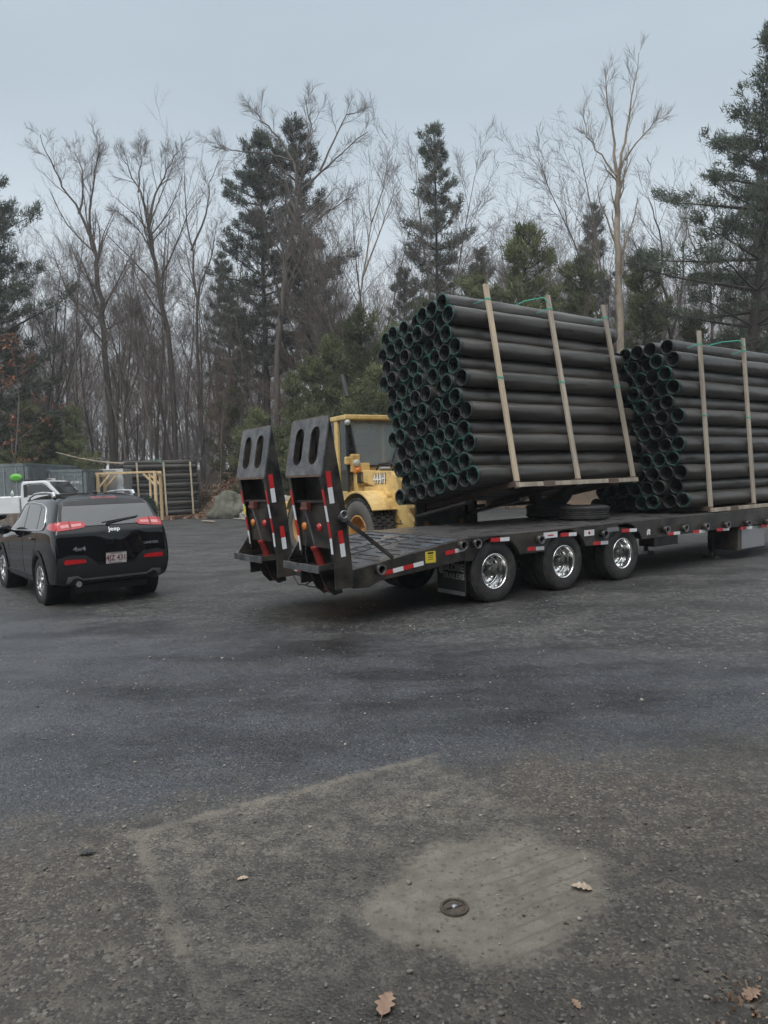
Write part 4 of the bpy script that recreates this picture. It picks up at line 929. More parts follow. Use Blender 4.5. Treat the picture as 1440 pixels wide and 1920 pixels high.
for x, rz in ((0, 0), (-2.75, 0)):
    for y in (-.86, .86): loader_wheel(x, y, rz)
def arc(cx, cz, r, a0, a1, n=10): return [(cx + r * math.cos(R(a0 + (a1 - a0) * k / n)), cz + r * math.sin(R(a0 + (a1 - a0) * k / n))) for k in range(n + 1)]
for s in (-1, 1):
    m = MB(); m.pxz(arc(0, .68, .80, 35, 135) + arc(0, .68, .765, 135, 35), s * .58, s * 1.10); m.pxz(arc(0, .68, .80, 35, 135) + [(-.56, 1.55), (.2, 1.55)], s * .56, s * .60); m.build('front_fender', YEL, ld, .006)
    m = MB(); m.pxz(arc(-2.75, .68, .80, 25, 150) + arc(-2.75, .68, .765, 150, 25), s * .58, s * 1.10); m.build('rear_fender', YEL, ld, .006)
m = MB(); m.pxz([(-.75, .50), (.62, .42), (.80, .55), (.74, 1.15), (.35, 1.55), (-.55, 1.60), (-.80, 1.2)], -.42, .42); m.cyl((0, -.62, .68), (0, .62, .68), .17, 16); m.build('front_frame', YEL, ld, .015)
m = MB(); m.pxz([(-3.9, .62), (-.9, .58), (-.9, 1.25), (-3.9, 1.25)], -.48, .48); m.cyl((-2.75, -.62, .68), (-2.75, .62, .68), .17, 16); m.cyl((-.85, 0, .5), (-.85, 0, 1.2), .14, 16); m.build('rear_frame', YEL, ld, .015)
m = MB(); m.pxz([(-3.95, 1.25), (-2.35, 1.25), (-2.35, 2.02), (-3.6, 1.92), (-3.95, 1.75)], -.60, .60); m.build('engine_hood', YEL, ld, .03)
m = MB(); m.box((-3.98, 0, .95), (.14, 1.9, .55)); m.build('counterweight', YEL, ld, .03)
# lift arms
ARM = [(-.75, 1.66), (-.75, 1.85), (-.60, 1.87), (.42, 1.83), (.60, 1.73), (.74, 1.40), (.98, 1.08), (1.16, .92), (1.18, .72), (.95, .74), (.62, 1.02), (.36, 1.32), (-.2, 1.56)]
for s in (-1, 1):
    MB().pxz(ARM, s * .50, s * .58).build('lift_arm', YEL, ld, .01)
    c = MB().tube([(-.64, s * .60, 1.22), (.02, s * .60, 1.315)], .07, 18); c.tube([(.0, s * .60, 1.312), (.06, s * .60, 1.32)], .085, 18); c.tube([(-.48, s * .60, 1.243), (-.42, s * .60, 1.252)], .078, 18); c.build('lift_cylinder', YELD, ld)
    MB().tube([(.05, s * .60, 1.318), (.34, s * .60, 1.365)], .036, 12).build('cylinder_rod', CHROME, ld)
    MB().cyl((.37, s * .48, 1.37), (.37, s * .68, 1.37), .085, 16).build('pivot_pin', YEL, ld)
m = MB(); m.cyl((.35, -.5, 1.58), (.35, .5, 1.58), .10, 16); m.pxz([(-.5, 1.50), (-.2, 1.78), (.5, 1.76), (.6, 1.55), (.1, 1.4)], -.14, .14); m.build('cross_tube', YEL, ld, .01)
# lower tower plates with the curved access hole seam
m = MB(); m.pxz([(-.05, .66), (-.10, 1.24), (.26, 1.30), (.52, 1.18), (.92, 1.06), (1.02, .94), (1.0, .66), (.6, .55)], -.56, -.50); m.build('tower_plate', YEL, ld, .012)
m = MB(); m.pxz([(-.05, .66), (-.10, 1.24), (.26, 1.30), (.52, 1.18), (.92, 1.06), (1.02, .94), (1.0, .66), (.6, .55)], .50, .56); m.build('tower_plate', YEL, ld, .012)
m = MB().tube([(.10, -.565, 1.16), (.14, -.565, .98), (.22, -.565, .90), (.36, -.565, .865), (.78, -.565, .875), (.88, -.565, .91), (.92, -.565, .97)], .008, 6); m.build('access_seam', DARKM, ld)
MB().pxz([(.06, 1.12), (.12, 1.12), (.20, .97), (.14, .96)], -.566, -.558).build('access_slot', DARKM, ld)
for p, q in ((.20, 1.16), (.38, 1.17), (.50, .91), (.70, .92), (.80, .79)): MB().cyl((p, -.556, q), (p, -.572, q), .018, 8).build('plate_bolt', DULLM, ld)
TM = lambda x, y, z: Matrix(((1, 0, 0, x), (0, 0, -1, y), (0, 1, 0, z), (0, 0, 0, 1)))
text('444H', .26, BLK, ld, TM(.028, -.5825, 1.685), 'model_number', .001, bold=.014, xs=.80)
text('444H', .26, WHITE, ld, TM(.015, -.5850, 1.69), 'model_number', .001, bold=.003, xs=.80)
# coupler and forks
m = MB(); m.box((1.22, .1, 1.05), (.10, 1.3, .55)); m.box((1.22, .1, 1.38), (.10, 1.2, .10)); m.build('fork_carriage', BLACKP, ld, .01)
for y in (-.55, .55):
    m = MB(); m.box((1.30, y, 1.15), (.06, .14, .6)); m.bar((1.28, y, 1.02), (2.75, y, 1.29), .14, .05); m.build('fork', BLACKP, ld, .006)
m = MB(); m.pxz([(.95, .62), (1.3, .62), (1.4, .82), (1.25, .95), (.98, .9)], -.44, -.34); m.pxz([(.95, .62), (1.3, .62), (1.4, .82), (1.25, .95), (.98, .9)], .34, .44); m.box((1.1, 0, .72), (.2, .7, .1)); m.build('coupler_link', YELD, ld, .01)
# cab
CX0, CX1, CW = -2.20, -.86, .80
m = MB(); m.box(((CX0 + CX1) / 2, 0, 1.36), (CX1 - CX0, 2 * CW, .22)); m.box((CX1 - .03, .08, 1.72), (.06, 2 * CW - .18, .50)); m.box((CX0 + .3, 0, 1.75), (.6, 2 * CW - .02, .6)); m.build('cab_base', YEL, ld, .012)
m = MB(); m.box(((CX0 + CX1) / 2, 0, 2.93), (CX1 - CX0 + .16, 2 * CW + .10, .09)); m.box((CX1 + .0, 0, 2.885), (.10, 2 * CW + .08, .03)); m.build('cab_roof', YEL, ld, .025)
for s in (-1, 1):
    m = MB(); m.box((CX0 + .93, s * CW, 2.16), (.15, .06, 1.44)); m.box((CX0 + .05, s * CW, 2.16), (.09, .06, 1.44)); m.build('cab_post', YEL, ld, .008)
    m = MB(); m.bar((CX1 - .02, s * (CW - .02), 1.46), (CX1 - .02, s * (CW - .02), 2.88), .05, .05); m.build('door_frame', DARKM, ld, .006)
    m = MB(); m.bar((CX1, s * (CW - .24), 1.98), (CX1, s * (CW - .06), 2.88), .035, .035); m.build('corner_post', DARKM, ld, .004)
    MB().box(((CX0 + 1.01 + CX1) / 2, s * (CW - .01), 2.17), (CX1 - CX0 - 1.05, .012, 1.40)).build('door_glass', GGLASS, ld)
    MB().box((CX0 + .48, s * (CW - .01), 2.48), (.74, .012, .78)).build('rear_side_glass', GGLASS, ld)
    MB().add([(CX1 + .004, s * (CW - .03), 1.48), (CX1 + .004, s * (CW - .24), 1.98), (CX1 + .004, s * (CW - .06), 2.88), (CX1 + .004, s * (CW - .03), 2.88), (CX1 - .006, s * (CW - .03), 1.48), (CX1 - .006, s * (CW - .24), 1.98), (CX1 - .006, s * (CW - .06), 2.88), (CX1 - .006, s * (CW - .03), 2.88)], [(0, 1, 2, 3), (7, 6, 5, 4)]).build('corner_glass', CGLASS, ld)
wsg = glass_mat('windshield_painted_sky', (.33, .36, .38), .05, trans=.55)  # pale grey base colour paints in the sky's reflection
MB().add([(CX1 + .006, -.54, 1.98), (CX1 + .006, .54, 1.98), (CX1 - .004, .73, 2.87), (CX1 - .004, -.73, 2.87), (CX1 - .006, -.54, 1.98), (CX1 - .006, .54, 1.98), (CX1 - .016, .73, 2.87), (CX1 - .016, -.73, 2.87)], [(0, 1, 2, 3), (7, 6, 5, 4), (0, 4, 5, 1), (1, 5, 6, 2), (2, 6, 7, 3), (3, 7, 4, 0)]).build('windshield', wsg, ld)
m = MB(); m.box((CX1 + .015, 0, 1.965), (.02, 1.10, .03)); m.build('windshield_seal', DARKM, ld)
m = MB(); m.box((-1.65, 0, 1.75), (.45, .5, .14)); m.box((-1.92, 0, 2.1), (.14, .48, .7)); m.build('seat', DARKM, ld, .04)
m = MB(); m.tube([(-1.05, 0, 1.5), (-1.25, 0, 2.0)], .05, 10); m.lathe([(.17, -.015), (.19, 0), (.17, .015), (.15, 0)], (0, 0, 0), 'z', 20, True, True).build('steering_wheel', DARKM, ld).location = (-1.27, 0, 2.02)
m = MB(); m.bar((CX1 + .03, .14, 1.93), (CX1 + .05, .26, 2.14), .05, .02); m.tube([(CX1 + .04, .24, 2.12), (CX1 + .03, .46, 2.62)], .010, 6); m.tube([(CX1 + .04, .20, 2.10), (CX1 + .03, .42, 2.50)], .007, 6); m.bar((CX1 + .02, .40, 2.28), (CX1 + .02, .50, 2.80), .012, .02); m.build('wiper', DARKM, ld)
MB().cyl((CX1 + .05, -.10, 1.90), (CX1 + .05, .14, 1.90), .035, 14).build('wiper_motor', mat('pale_grey_motor', (.35, .38, .40), .5), ld)
# instrument column with stencilled words, headlamp bracket, mirror
m = MB(); m.pxz([(-.86, 1.36), (-.70, 1.36), (-.74, 2.02), (-.86, 2.02)], -.68, -.36); m.build('front_column', YEL, ld, .01)
FT = Matrix(((0, 0, 1, -.712), (1, 0, -.0, -.54), (0, 1, 0, 1.66), (0, 0, 0, 1)))
for k, w_ in enumerate(('WATER', 'SEWER', 'DEPT')): text(w_, .085, mat('stencil_ink', (.18, .11, .03), .7), ld, FT @ Matrix.Translation((0, -.115 * k, 0)), 'stencil', .002, xs=.9)
m = MB(); m.box((-.80, -.66, 2.02), (.10, .20, .36)); m.box((-.80, -.82, 2.07), (.08, .14, .16)); m.build('lamp_bracket', YEL, ld, .03)
for (yy, zz, r_, mm, nm) in ((-.66, 2.02, .062, LAMP_W, 'headlight'), (-.64, 1.88, .05, LAMP_O, 'turn_signal')):
    l = MB().lathe([(r_ * 1.12, -.03), (r_ * 1.12, .03), (r_, .035), (r_ * .7, .05), (0, .055)], axis='x', n=20); l.xf(Matrix.Translation((-.73, yy, zz))); l.build(nm, mm, ld)
MB().box((-.735, -.64, 1.88), (.05, .16, .13)).build('signal_housing', LAMP_O, ld, .02)
m = MB(); m.box((-.70, -.64, 1.72), (.06, .06, .20)); m.tube([(-.70, -.60, 1.82), (-.64, -.58, 1.84), (-.64, -.58, 1.64), (-.70, -.60, 1.62)], .014, 6); m.build('grab_handle', DARKM, ld, .01)
l = MB().lathe([(0, -.06), (.05, -.05), (.06, .0), (.057, .02), (0, .028)], axis='x', n=18); l.xf(Matrix.Translation((CX1 + .07, -.80, 2.82))); l.build('work_light', LAMP_W, ld)
l = MB().lathe([(0, -.06), (.05, -.05), (.06, .0), (.057, .02), (0, .028)], axis='x', n=18); l.xf(Matrix.Translation((CX1 + .07, .80, 2.82))); l.build('work_light', LAMP_W, ld)
m = MB(); m.tube([(CX0 + .5, -.5, 2.97), (CX0 + .55, -.2, 3.06), (CX0 + .55, .25, 3.06), (CX0 + .5, .5, 2.97)], .006, 5); m.build('antenna_loop', DARKM, ld)
for y in (-.28, .1, .3): MB().tube([(-.75, y, 1.75), (-.5, y, 1.98), (-.1, y + .02, 2.0), (.3, y, 1.86), (.5, y, 1.7)], .02, 8).build('hydraulic_hose', DARKM, ld)
MB().box((-.3, -.59, 1.0), (.7, .04, .04)).build('step_bar', DARKM, ld)

# ------------------------------------------------------------------ black SUV
RL, RR_, FL = G(80, 1131), G(282, 1109), G(10, 1096)
fwd = (Vector((-.63, .78, 0))).normalized(); lft = Vector((-fwd.y, fwd.x, 0))
ax_c = (RL + RR_) / 2; SUV_S = .97
sv = empty('suv', ax_c - fwd * .93 * SUV_S, math.atan2(fwd.y, fwd.x), 'black SUV seen from behind, parked beside the white pickup', 'car'); sv.scale = (SUV_S, .895, SUV_S)
ST = [  # x offset rows: (x list per level, y list, z list)
    ([.16, .14, .06, .015, .05, .085, .36, .45, .47], [0, .66, .86, .90, .90, .87, .73, .58, 0], [.36, .33, .42, .62, .88, 1.10, 1.50, 1.60, 1.625]),
    ([.24, .23, .17, .13, .17, .21, .46, .54, .56], [0, .68, .90, .945, .94, .915, .75, .59, 0], [.30, .27, .36, .62, .90, 1.13, 1.53, 1.635, 1.655]),
    ([.55, .55, .52, .50, .52, .56, .72, .78, .80], [0, .70, .92, .95, .945, .915, .755, .59, 0], [.26, .24, .32, .62, .92, 1.13, 1.56, 1.66, 1.68]),
    ([.95] * 9, [0, .70, .91, .945, .94, .905, .755, .59, 0], [.24, .23, .30, .62, .93, 1.115, 1.575, 1.672, 1.695]),
    ([1.6] * 9, [0, .70, .89, .925, .92, .885, .745, .58, 0], [.24, .22, .29, .60, .92, 1.085, 1.57, 1.668, 1.69]),
    ([2.3] * 9, [0, .70, .89, .925, .92, .885, .735, .56, 0], [.24, .22, .29, .60, .91, 1.06, 1.56, 1.655, 1.68]),
    ([3.0, 3.0, 3.0, 3.0, 3.0, 2.98, 2.70, 2.64, 2.62], [0, .70, .89, .925, .92, .88, .67, .44, 0], [.24, .22, .29, .60, .90, 1.04, 1.50, 1.60, 1.63]),
    ([3.45, 3.45, 3.45, 3.45, 3.45, 3.42, 3.34, 3.36, 3.38], [0, .70, .90, .94, .93, .86, .68, .44, 0], [.24, .23, .30, .60, .89, 1.02, 1.10, 1.12, 1.125]),
    ([3.95] * 9, [0, .68, .90, .935, .91, .82, .62, .40, 0], [.25, .24, .31, .60, .86, .97, 1.03, 1.05, 1.055]),
    ([4.40, 4.40, 4.38, 4.38, 4.36, 4.34, 4.33, 4.34, 4.35], [0, .60, .80, .84, .80, .72, .55, .36, 0], [.28, .27, .34, .60, .80, .88, .93, .95, .955]),
    ([4.55, 4.56, 4.57, 4.58, 4.55, 4.50, 4.48, 4.49, 4.50], [0, .5, .62, .66, .62, .55, .42, .28, 0], [.36, .34, .40, .58, .72, .80, .84, .85, .855])]
def body_loft():
    rows = []
    def full(st): 
        x, y, z = st; L = [(x[k], y[k], z[k]) for k in range(9)]; return L + [(px, -py, pz) for px, py, pz in L[-2:0:-1]]
    x, y, z = ST[0]; cap = ([max(0, a - .035) for a in x], [b * .55 for b in y], list(z)); cap[0][3] = -.015
    x2 = ([max(-.02, a - .045) for a in x], [b * .02 for b in y], list(z)); xn, yn, zn = ST[-1]
    for st in [x2, cap] + ST + [([a + .03 for a in xn], [b * .5 for b in yn], zn), ([a + .04 for a in xn], [b * .02 for b in yn], zn)]: rows.append(full(st))
    m = len(rows[0]); vs = [p for r in rows for p in r]
    fs = [(i * m + j, i * m + (j + 1) % m, (i + 1) * m + (j + 1) % m, (i + 1) * m + j) for i in range(len(rows) - 1) for j in range(m)]
    # close the seams on the centre line
    for base in (0, (len(rows) - 1) * m):
        for j in range(8): fs.append((base + j, base + j + 1, base + (m - j - 1) % m, base + (m - j) % m))
    mb = MB(); mb.add(vs, fs, True); return mb
def apply_mods(o):
    dg = bpy.context.evaluated_depsgraph_get(); me = bpy.data.meshes.new_from_object(o.evaluated_get(dg)); old = o.data; o.modifiers.clear(); o.data = me; bpy.data.meshes.remove(old); me.name = o.name
def car_body(mb, name, m, parent, arches, levels=3, cols=0):
    o = mb.build(name, m, parent)
    if cols:
        at = o.data.attributes.new('crease_edge', 'FLOAT', 'EDGE')
        for e in o.data.edges:
            (ra, ca), (rb, cb) = divmod(e.vertices[0], cols), divmod(e.vertices[1], cols); cc = {min(ca, cols - ca), min(cb, cols - cb)}
            if ra == rb == 2: at.data[e.index].value = .62
            elif ra != rb and cc == {5}: at.data[e.index].value = .45
            elif ra != rb and cc == {6}: at.data[e.index].value = .4
            elif ra != rb and cc == {2}: at.data[e.index].value = .4
    s_ = o.modifiers.new('sub', 'SUBSURF'); s_.levels = levels; s_.render_levels = levels
    bpy.context.view_layer.update(); apply_mods(o); o.data.polygons.foreach_set('use_smooth', [True] * len(o.data.polygons))
    dg = bpy.context.evaluated_depsgraph_get(); bvh = BVHTree.FromPolygons([v.co[:] for v in o.data.vertices], [p.vertices[:] for p in o.data.polygons])
    cut = MB()
    for (x, z, r_, y0, y1) in arches:
        cut.cyl((x, y0, z), (x, y1, z), r_, 40)
        c = MB().cyl((x, y0, z), (x, y1, z), r_, 40).build('cut', None); 
        b = o.modifiers.new('b', 'BOOLEAN'); b.operation = 'DIFFERENCE'; b.object = c; b.solver = 'EXACT'
        wm = parent.matrix_basis.copy() if parent else Matrix(); c.matrix_world = wm
        bpy.context.view_layer.update(); apply_mods(o); bpy.data.objects.remove(c)
    return o, bvh
sbody, SB = car_body(body_loft(), 'body', CARP, sv, [(.93, .36, .405, .55, 1.2), (.93, .36, .405, -1.2, -.55), (3.63, .36, .405, .55, 1.2), (3.63, .36, .405, -1.2, -.55)], cols=16)
AX = {'rear': (Vector((-2, 0, 0)), Vector((1, 0, 0)), lambda p: Vector((-2, p[0], p[1]))), 'left': (None, Vector((0, -1, 0)), lambda p: Vector((p[0], 3, p[1]))),
      'right': (None, Vector((0, 1, 0)), lambda p: Vector((p[0], -3, p[1]))), 'top': (None, Vector((0, 0, -1)), lambda p: Vector((p[0], p[1], 4)))}
def skin(name, poly, side, m, parent, bvh=None, off=.004, step=.05, rim=.02, smooth=True, maxd=None):
    """panel with the given outline wrapped on to the body"""
    bvh = bvh or SB; d = AX[side][1]; org = AX[side][2]
    bm = bmesh.new(); f = bm.faces.new([bm.verts.new((p[0], p[1], 0)) for p in poly])
    xs_ = [p[0] for p in poly]; ys_ = [p[1] for p in poly]
    for ax, lo, hi in ((0, min(xs_), max(xs_)), (1, min(ys_), max(ys_))):
        n = int((hi - lo) / step)
        for i in range(1, n + 1):
            c = lo + (hi - lo) * i / (n + 1); no = (1, 0, 0) if ax == 0 else (0, 1, 0)
            bmesh.ops.bisect_plane(bm, geom=bm.verts[:] + bm.edges[:] + bm.faces[:], plane_co=(c * no[0], c * no[1], 0), plane_no=no)
    last = None
    for v in bm.verts:
        p = org((v.co.x, v.co.y)); hit, nrm, _, _ = bvh.ray_cast(p, d)
        if hit is None: hit, nrm, _, _ = bvh.find_nearest(p + d * 2.1)
        v.co = hit - d * off
    if rim:
        ed = [e for e in bm.edges if len(e.link_faces) == 1]; r_ = bmesh.ops.extrude_edge_only(bm, edges=ed)
        for v in [g_ for g_ in r_['geom'] if isinstance(g_, bmesh.types.BMVert)]: v.co += d * rim
    bm.faces.ensure_lookup_table(); me = bpy.data.meshes.new(name); bm.to_mesh(me); bm.free()
    b2 = bmesh.new(); b2.from_mesh(me); bmesh.ops.recalc_face_normals(b2, faces=b2.faces); b2.to_mesh(me); b2.free()
    return link(name, me, m, parent)
def mir(poly): return [(-a, b) for a, b in poly][::-1]
# rear glass, lamps, cladding
skin('rear_window', [(-.745, 1.26), (-.40, 1.20), (.40, 1.20), (.745, 1.26), (.715, 1.40), (.665, 1.535), (.52, 1.578), (-.52, 1.578), (-.665, 1.535), (-.715, 1.40)], 'rear', CGLASS, sv, off=.005)
skin('window_shade_band', [(-.67, 1.50), (.67, 1.50), (.645, 1.56), (.50, 1.592), (-.50, 1.592), (-.645, 1.56)], 'rear', DARKM, sv, off=.009)
for s in (1, -1):
    q = (lambda P: P) if s > 0 else mir
    l = skin('tail_lamp', q([(.44, 1.180), (.60, 1.160), (.88, 1.140), (.88, 1.270), (.62, 1.280), (.44, 1.260), (.40, 1.220)]), 'rear', LAMP_R, sv, off=.012)
    skin('lamp_bar', q([(.47, 1.205), (.62, 1.195), (.62, 1.235), (.47, 1.240)]), 'rear', LAMP_P, l, off=.016, rim=0)
    skin('lamp_bar', q([(.66, 1.190), (.78, 1.180), (.78, 1.225), (.66, 1.233)]), 'rear', LAMP_P, l, off=.016, rim=0)
    skin('lamp_seam', q([(.636, 1.145), (.646, 1.145), (.646, 1.285), (.636, 1.285)]), 'rear', BLK, l, off=.017, rim=0)
    skin('tail_lamp', [(.10, 1.145), (.42, 1.170), (.46, 1.195), (.40, 1.250), (.10, 1.260)], 'left' if s > 0 else 'right', LAMP_R, sv, off=.010)
    skin('bumper_reflector', q([(.46, .665), (.78, .655), (.79, .70), (.76, .73), (.48, .715)]), 'rear', LAMP_R, sv, off=.016)
lowb = [(-.90, .34), (.90, .34), (.90, .60), (.87, .74), (.70, .79), (.46, .775), (.36, .70), (.26, .615), (-.26, .615), (-.36, .70), (-.46, .775), (-.70, .79), (-.87, .74), (-.90, .60)]
skin('rear_bumper', lowb, 'rear', CLAD, sv, off=.010)
skin('bumper_trim', [(-.74, .475), (-.60, .485), (-.52, .435), (.52, .435), (.60, .485), (.74, .475), (.76, .37), (.71, .37), (.66, .445), (.60, .455), (.50, .405), (-.50, .405), (-.60, .455), (-.66, .445), (-.71, .37), (-.76, .37)][::-1], 'rear', DULLM, sv, off=.022)
m = MB().cyl((.02, .58, .36), (.20, .58, .37), .045, 16, .045); m.build('exhaust_tip', CHROME, sv)
skin('brake_light_strip', [(-.20, 1.595), (.20, 1.595), (.20, 1.620), (-.20, 1.620)], 'rear', LAMP_R, sv, off=.012)
# tailgate shut line, plate, badges
def rear_hit(y, z): 
    h, n_, _, _ = SB.ray_cast(Vector((-2, y, z)), Vector((1, 0, 0))); return h or SB.find_nearest(Vector((.1, y, z)))[0]
pts = [(.335, .70), (.34, .80), (.345, 1.03), (.40, 1.055)]
m = MB()
for s in (1, -1):
    P = [rear_hit(s * a, z) - Vector((.001, 0, 0)) for a, z in ((.86, 1.12), (.875, .95), (.86, .80))]; m.tube(P, .004, 4)
P = [rear_hit(a, 1.195) - Vector((.004, 0, 0)) for a in [-.40 + .08 * k for k in range(11)]]; m.tube(P, .005, 4)
m.build('tailgate_seam', BLK, sv)
h = rear_hit(0, .70); PLM = Matrix(((0, 0, -1, h.x - .016), (-1, 0, 0, 0), (0, 1, 0, .705), (0, 0, 0, 1)))
PLM = PLM @ Matrix.Rotation(R(8), 4, 'X')
pl = MB().box((0, 0, 0), (.335, .170, .008)).xf(PLM).build('licence_plate', PLATE, sv, .003)
text('4JZ 431', .118, BROWNL, pl, PLM @ Matrix.Translation((0, -.004, .005)), 'plate_number', .001, xs=.86, bold=.002)
text('MASSACHUSETTS', .024, BROWNL, pl, PLM @ Matrix.Translation((0, .068, .005)), 'plate_text', .001)
text('The Spirit of America', .022, BROWNL, pl, PLM @ Matrix.Translation((0, -.070, .005)), 'plate_text', .001)
m = MB()
for sx_ in (-1, 1): m.box((sx_ * .168, 0, .002), (.008, .182, .010))
for sy_ in (-1, 1): m.box((0, sy_ * .088, .002), (.344, .008, .010))
m.xf(PLM).build('plate_frame', CLAD, pl)
def badge(t, y, z, size, mm, b_=.0, xs=1.0):
    h = rear_hit(y, z); h1, h2 = rear_hit(y + .05, z), rear_hit(y - .05, z); X_ = (h2 - h1).normalized(); Yv = (rear_hit(y, z + .03) - rear_hit(y, z - .03)).normalized()
    text(t, size, mm, sv, frame(h + X_.cross(Yv) * .010, X_, Yv), 'badge', .006, bold=b_, xs=xs)
badge('Jeep', -.02, 1.125, .095, CHROME, .0, 1.15); badge('4x4', .55, .87, .085, DULLM, .002, 1.5); badge('LIMITED', -.60, .885, .05, DULLM, .001, 1.4)
m = MB(); a_ = rear_hit(-.44, 1.295) - Vector((.012, 0, 0)); b_ = rear_hit(.05, 1.225) - Vector((.02, 0, 0)); m.bar(a_, b_, .035, .018); m.cyl(b_ + Vector((.03, 0, -.005)), b_ + Vector((-.02, 0, -.005)), .035, 14); m.bar(a_ + Vector((.004, -.03, .012)), b_ + Vector((.01, .10, .012)), .012, .01); m.build('rear_wiper', DARKM, sv, .006)
# side glass, trims, cladding, handles
for s, sd in ((1, 'left'), (-1, 'right')):
    skin('side_window', [(2.02, 1.11), (2.90, 1.085), (2.55, 1.44), (2.40, 1.50), (2.02, 1.515)], sd, CGLASS, sv, off=.004)
    skin('side_window', [(1.10, 1.14), (1.95, 1.115), (1.95, 1.515), (1.25, 1.51), (1.12, 1.46)], sd, CGLASS, sv, off=.004)
    skin('quarter_window', [(.62, 1.20), (.70, 1.165), (1.03, 1.145), (1.06, 1.46), (.92, 1.47), (.78, 1.42)], sd, CGLASS, sv, off=.004)
    m = MB(); o_ = Vector((0, s * .007, 0)); hit = lambda x, z: (SB.ray_cast(Vector((x, s * 3, z)), Vector((0, -s, 0)))[0] or SB.find_nearest(Vector((x, s * .85, z)))[0]) + o_
    m.tube([hit(x, z) for x, z in ((2.95, 1.068), (2.4, 1.085), (1.9, 1.10), (1.3, 1.12), (.9, 1.135), (.68, 1.15), (.60, 1.20), (.66, 1.30), (.76, 1.43), (.86, 1.49), (1.1, 1.525), (1.7, 1.545), (2.3, 1.53), (2.5, 1.49), (2.8, 1.25))], .011, 6); m.build('window_trim', CHROME, sv)
    for cx in (.93, 3.63):
        ring_ = [(cx + .475 * math.cos(R(a)), .36 + .475 * math.sin(R(a))) for a in range(-12, 193, 12)] + [(cx + .400 * math.cos(R(a)), .36 + .400 * math.sin(R(a))) for a in range(192, -13, -12)]
        ring_ = [(x, max(z, .26)) for x, z in ring_]
        m = MB(); n = len(ring_) // 2; vs = []; 
        for x, z in ring_[:n] : h = hit(x, z); vs.append(h + Vector((0, s * .008, 0)))
        for (x, z), o1 in zip(ring_[n:][::-1], vs[:n]): vs.append(Vector((x, o1.y + s * .004, z)))
        for v in vs[n:2 * n]: vs.append(Vector((v.x, v.y - s * .12, v.z)))
        m.add(vs, [(i, i + 1, n + i + 1, n + i) for i in range(n - 1)] + [(n + i, n + i + 1, 2 * n + i + 1, 2 * n + i) for i in range(n - 1)], True); m.build('wheel_arch', CLAD, sv)
        MB().lathe([(.40, s * .93 - s * .01), (.40, s * .55), (0, s * .55)], (cx, 0, .36), 'y', 32).build('arch_liner', BLK, sv)
    skin('sill_cladding', [(1.40, .27), (3.16, .27), (3.16, .40), (1.40, .42)], sd, CLAD, sv, off=.010)
    for x in (1.32, 2.28):
        h = hit(x, .99); m = MB().bar(h + Vector((-.10, s * .02, 0)), h + Vector((.10, s * .02, 0)), .028, .03); m.bar(h + Vector((-.10, 0, 0)), h + Vector((-.10, s * .03, 0)), .02, .025); m.bar(h + Vector((.10, 0, 0)), h + Vector((.10, s * .03, 0)), .02, .025); m.build('door_handle', CARP, sv, .008)
    for xa in (1.98, 3.02): MB().tube([hit(xa, z) - o_ * .9 for z in (.42, .6, .8, .95, 1.06)], .004, 4).build('door_seam', BLK, sv)
    MB().tube([hit(x, z) - o_ * .9 for x, z in ((1.38, .62), (1.22, .80), (1.08, .95), (1.05, 1.10))], .004, 4).build('door_seam', BLK, sv)
    m = MB(); c_ = Vector((2.82, s * 1.03, 1.10)); m.lathe([(0, -.09), (.07, -.085), (.105, -.04), (.11, .02), (.095, .05)], (0, 0, 0), 'x', 20).xf(Matrix.Translation(c_) @ Matrix.Diagonal((1, 1.15, .85, 1)))
    m.bar((2.86, s * .86, 1.06), (2.84, s * .98, 1.07), .05, .035); mo = m.build('mirror', CARP, sv)
    MB().lathe([(0, -.0), (.088, -.0)], (0, 0, 0), 'x', 20).xf(Matrix.Translation(c_ + Vector((-.055, 0, 0))) @ Matrix.Diagonal((1, 1.15, .85, 1))).build('mirror_glass', mat('mirror_glass_silver', (.45, .5, .5), .06, metal=1), mo)
    # roof rail
    top = lambda x, y: SB.ray_cast(Vector((x, y, 4)), Vector((0, 0, -1)))[0]
    m = MB(); P = [(.80, .02), (.86, .055), (1.0, .075), (1.5, .085), (2.0, .08), (2.35, .055), (2.45, .0)]; yy = .66
    m.tube([top(x, s * yy) + Vector((0, 0, dz)) for x, dz in P], [.022, .026, .02, .018, .018, .018, .012], 10); m.bar(top(.84, s * yy), top(.90, s * yy) + Vector((0, 0, .07)), .045, .06); m.build('roof_rail', mat('satin_silver', (.62, .63, .64), .3, metal=.9), sv)
m = MB(); tb = SB.ray_cast(Vector((.85, 0, 4)), Vector((0, 0, -1)))[0]; m.lathe([(0, 0), (.05, 0), (.03, .03), (0, .045)], (0, 0, 0), 'z', 12).xf(Matrix.Translation(tb) @ Matrix.Diagonal((1.8, .6, 1, 1))); m.tube([tb, tb + Vector((-.14, 0, .26))], [.006, .003], 6); m.build('antenna', DARKM, sv)
skin('windshield', [(2.72, -.60), (3.22, -.70), (3.30, 0), (3.22, .70), (2.72, .60), (2.68, 0)], 'top', CGLASS, sv, off=.004)
MB().box((2.0, 0, .30), (3.6, 1.15, .18)).build('underbody', BLK, sv)
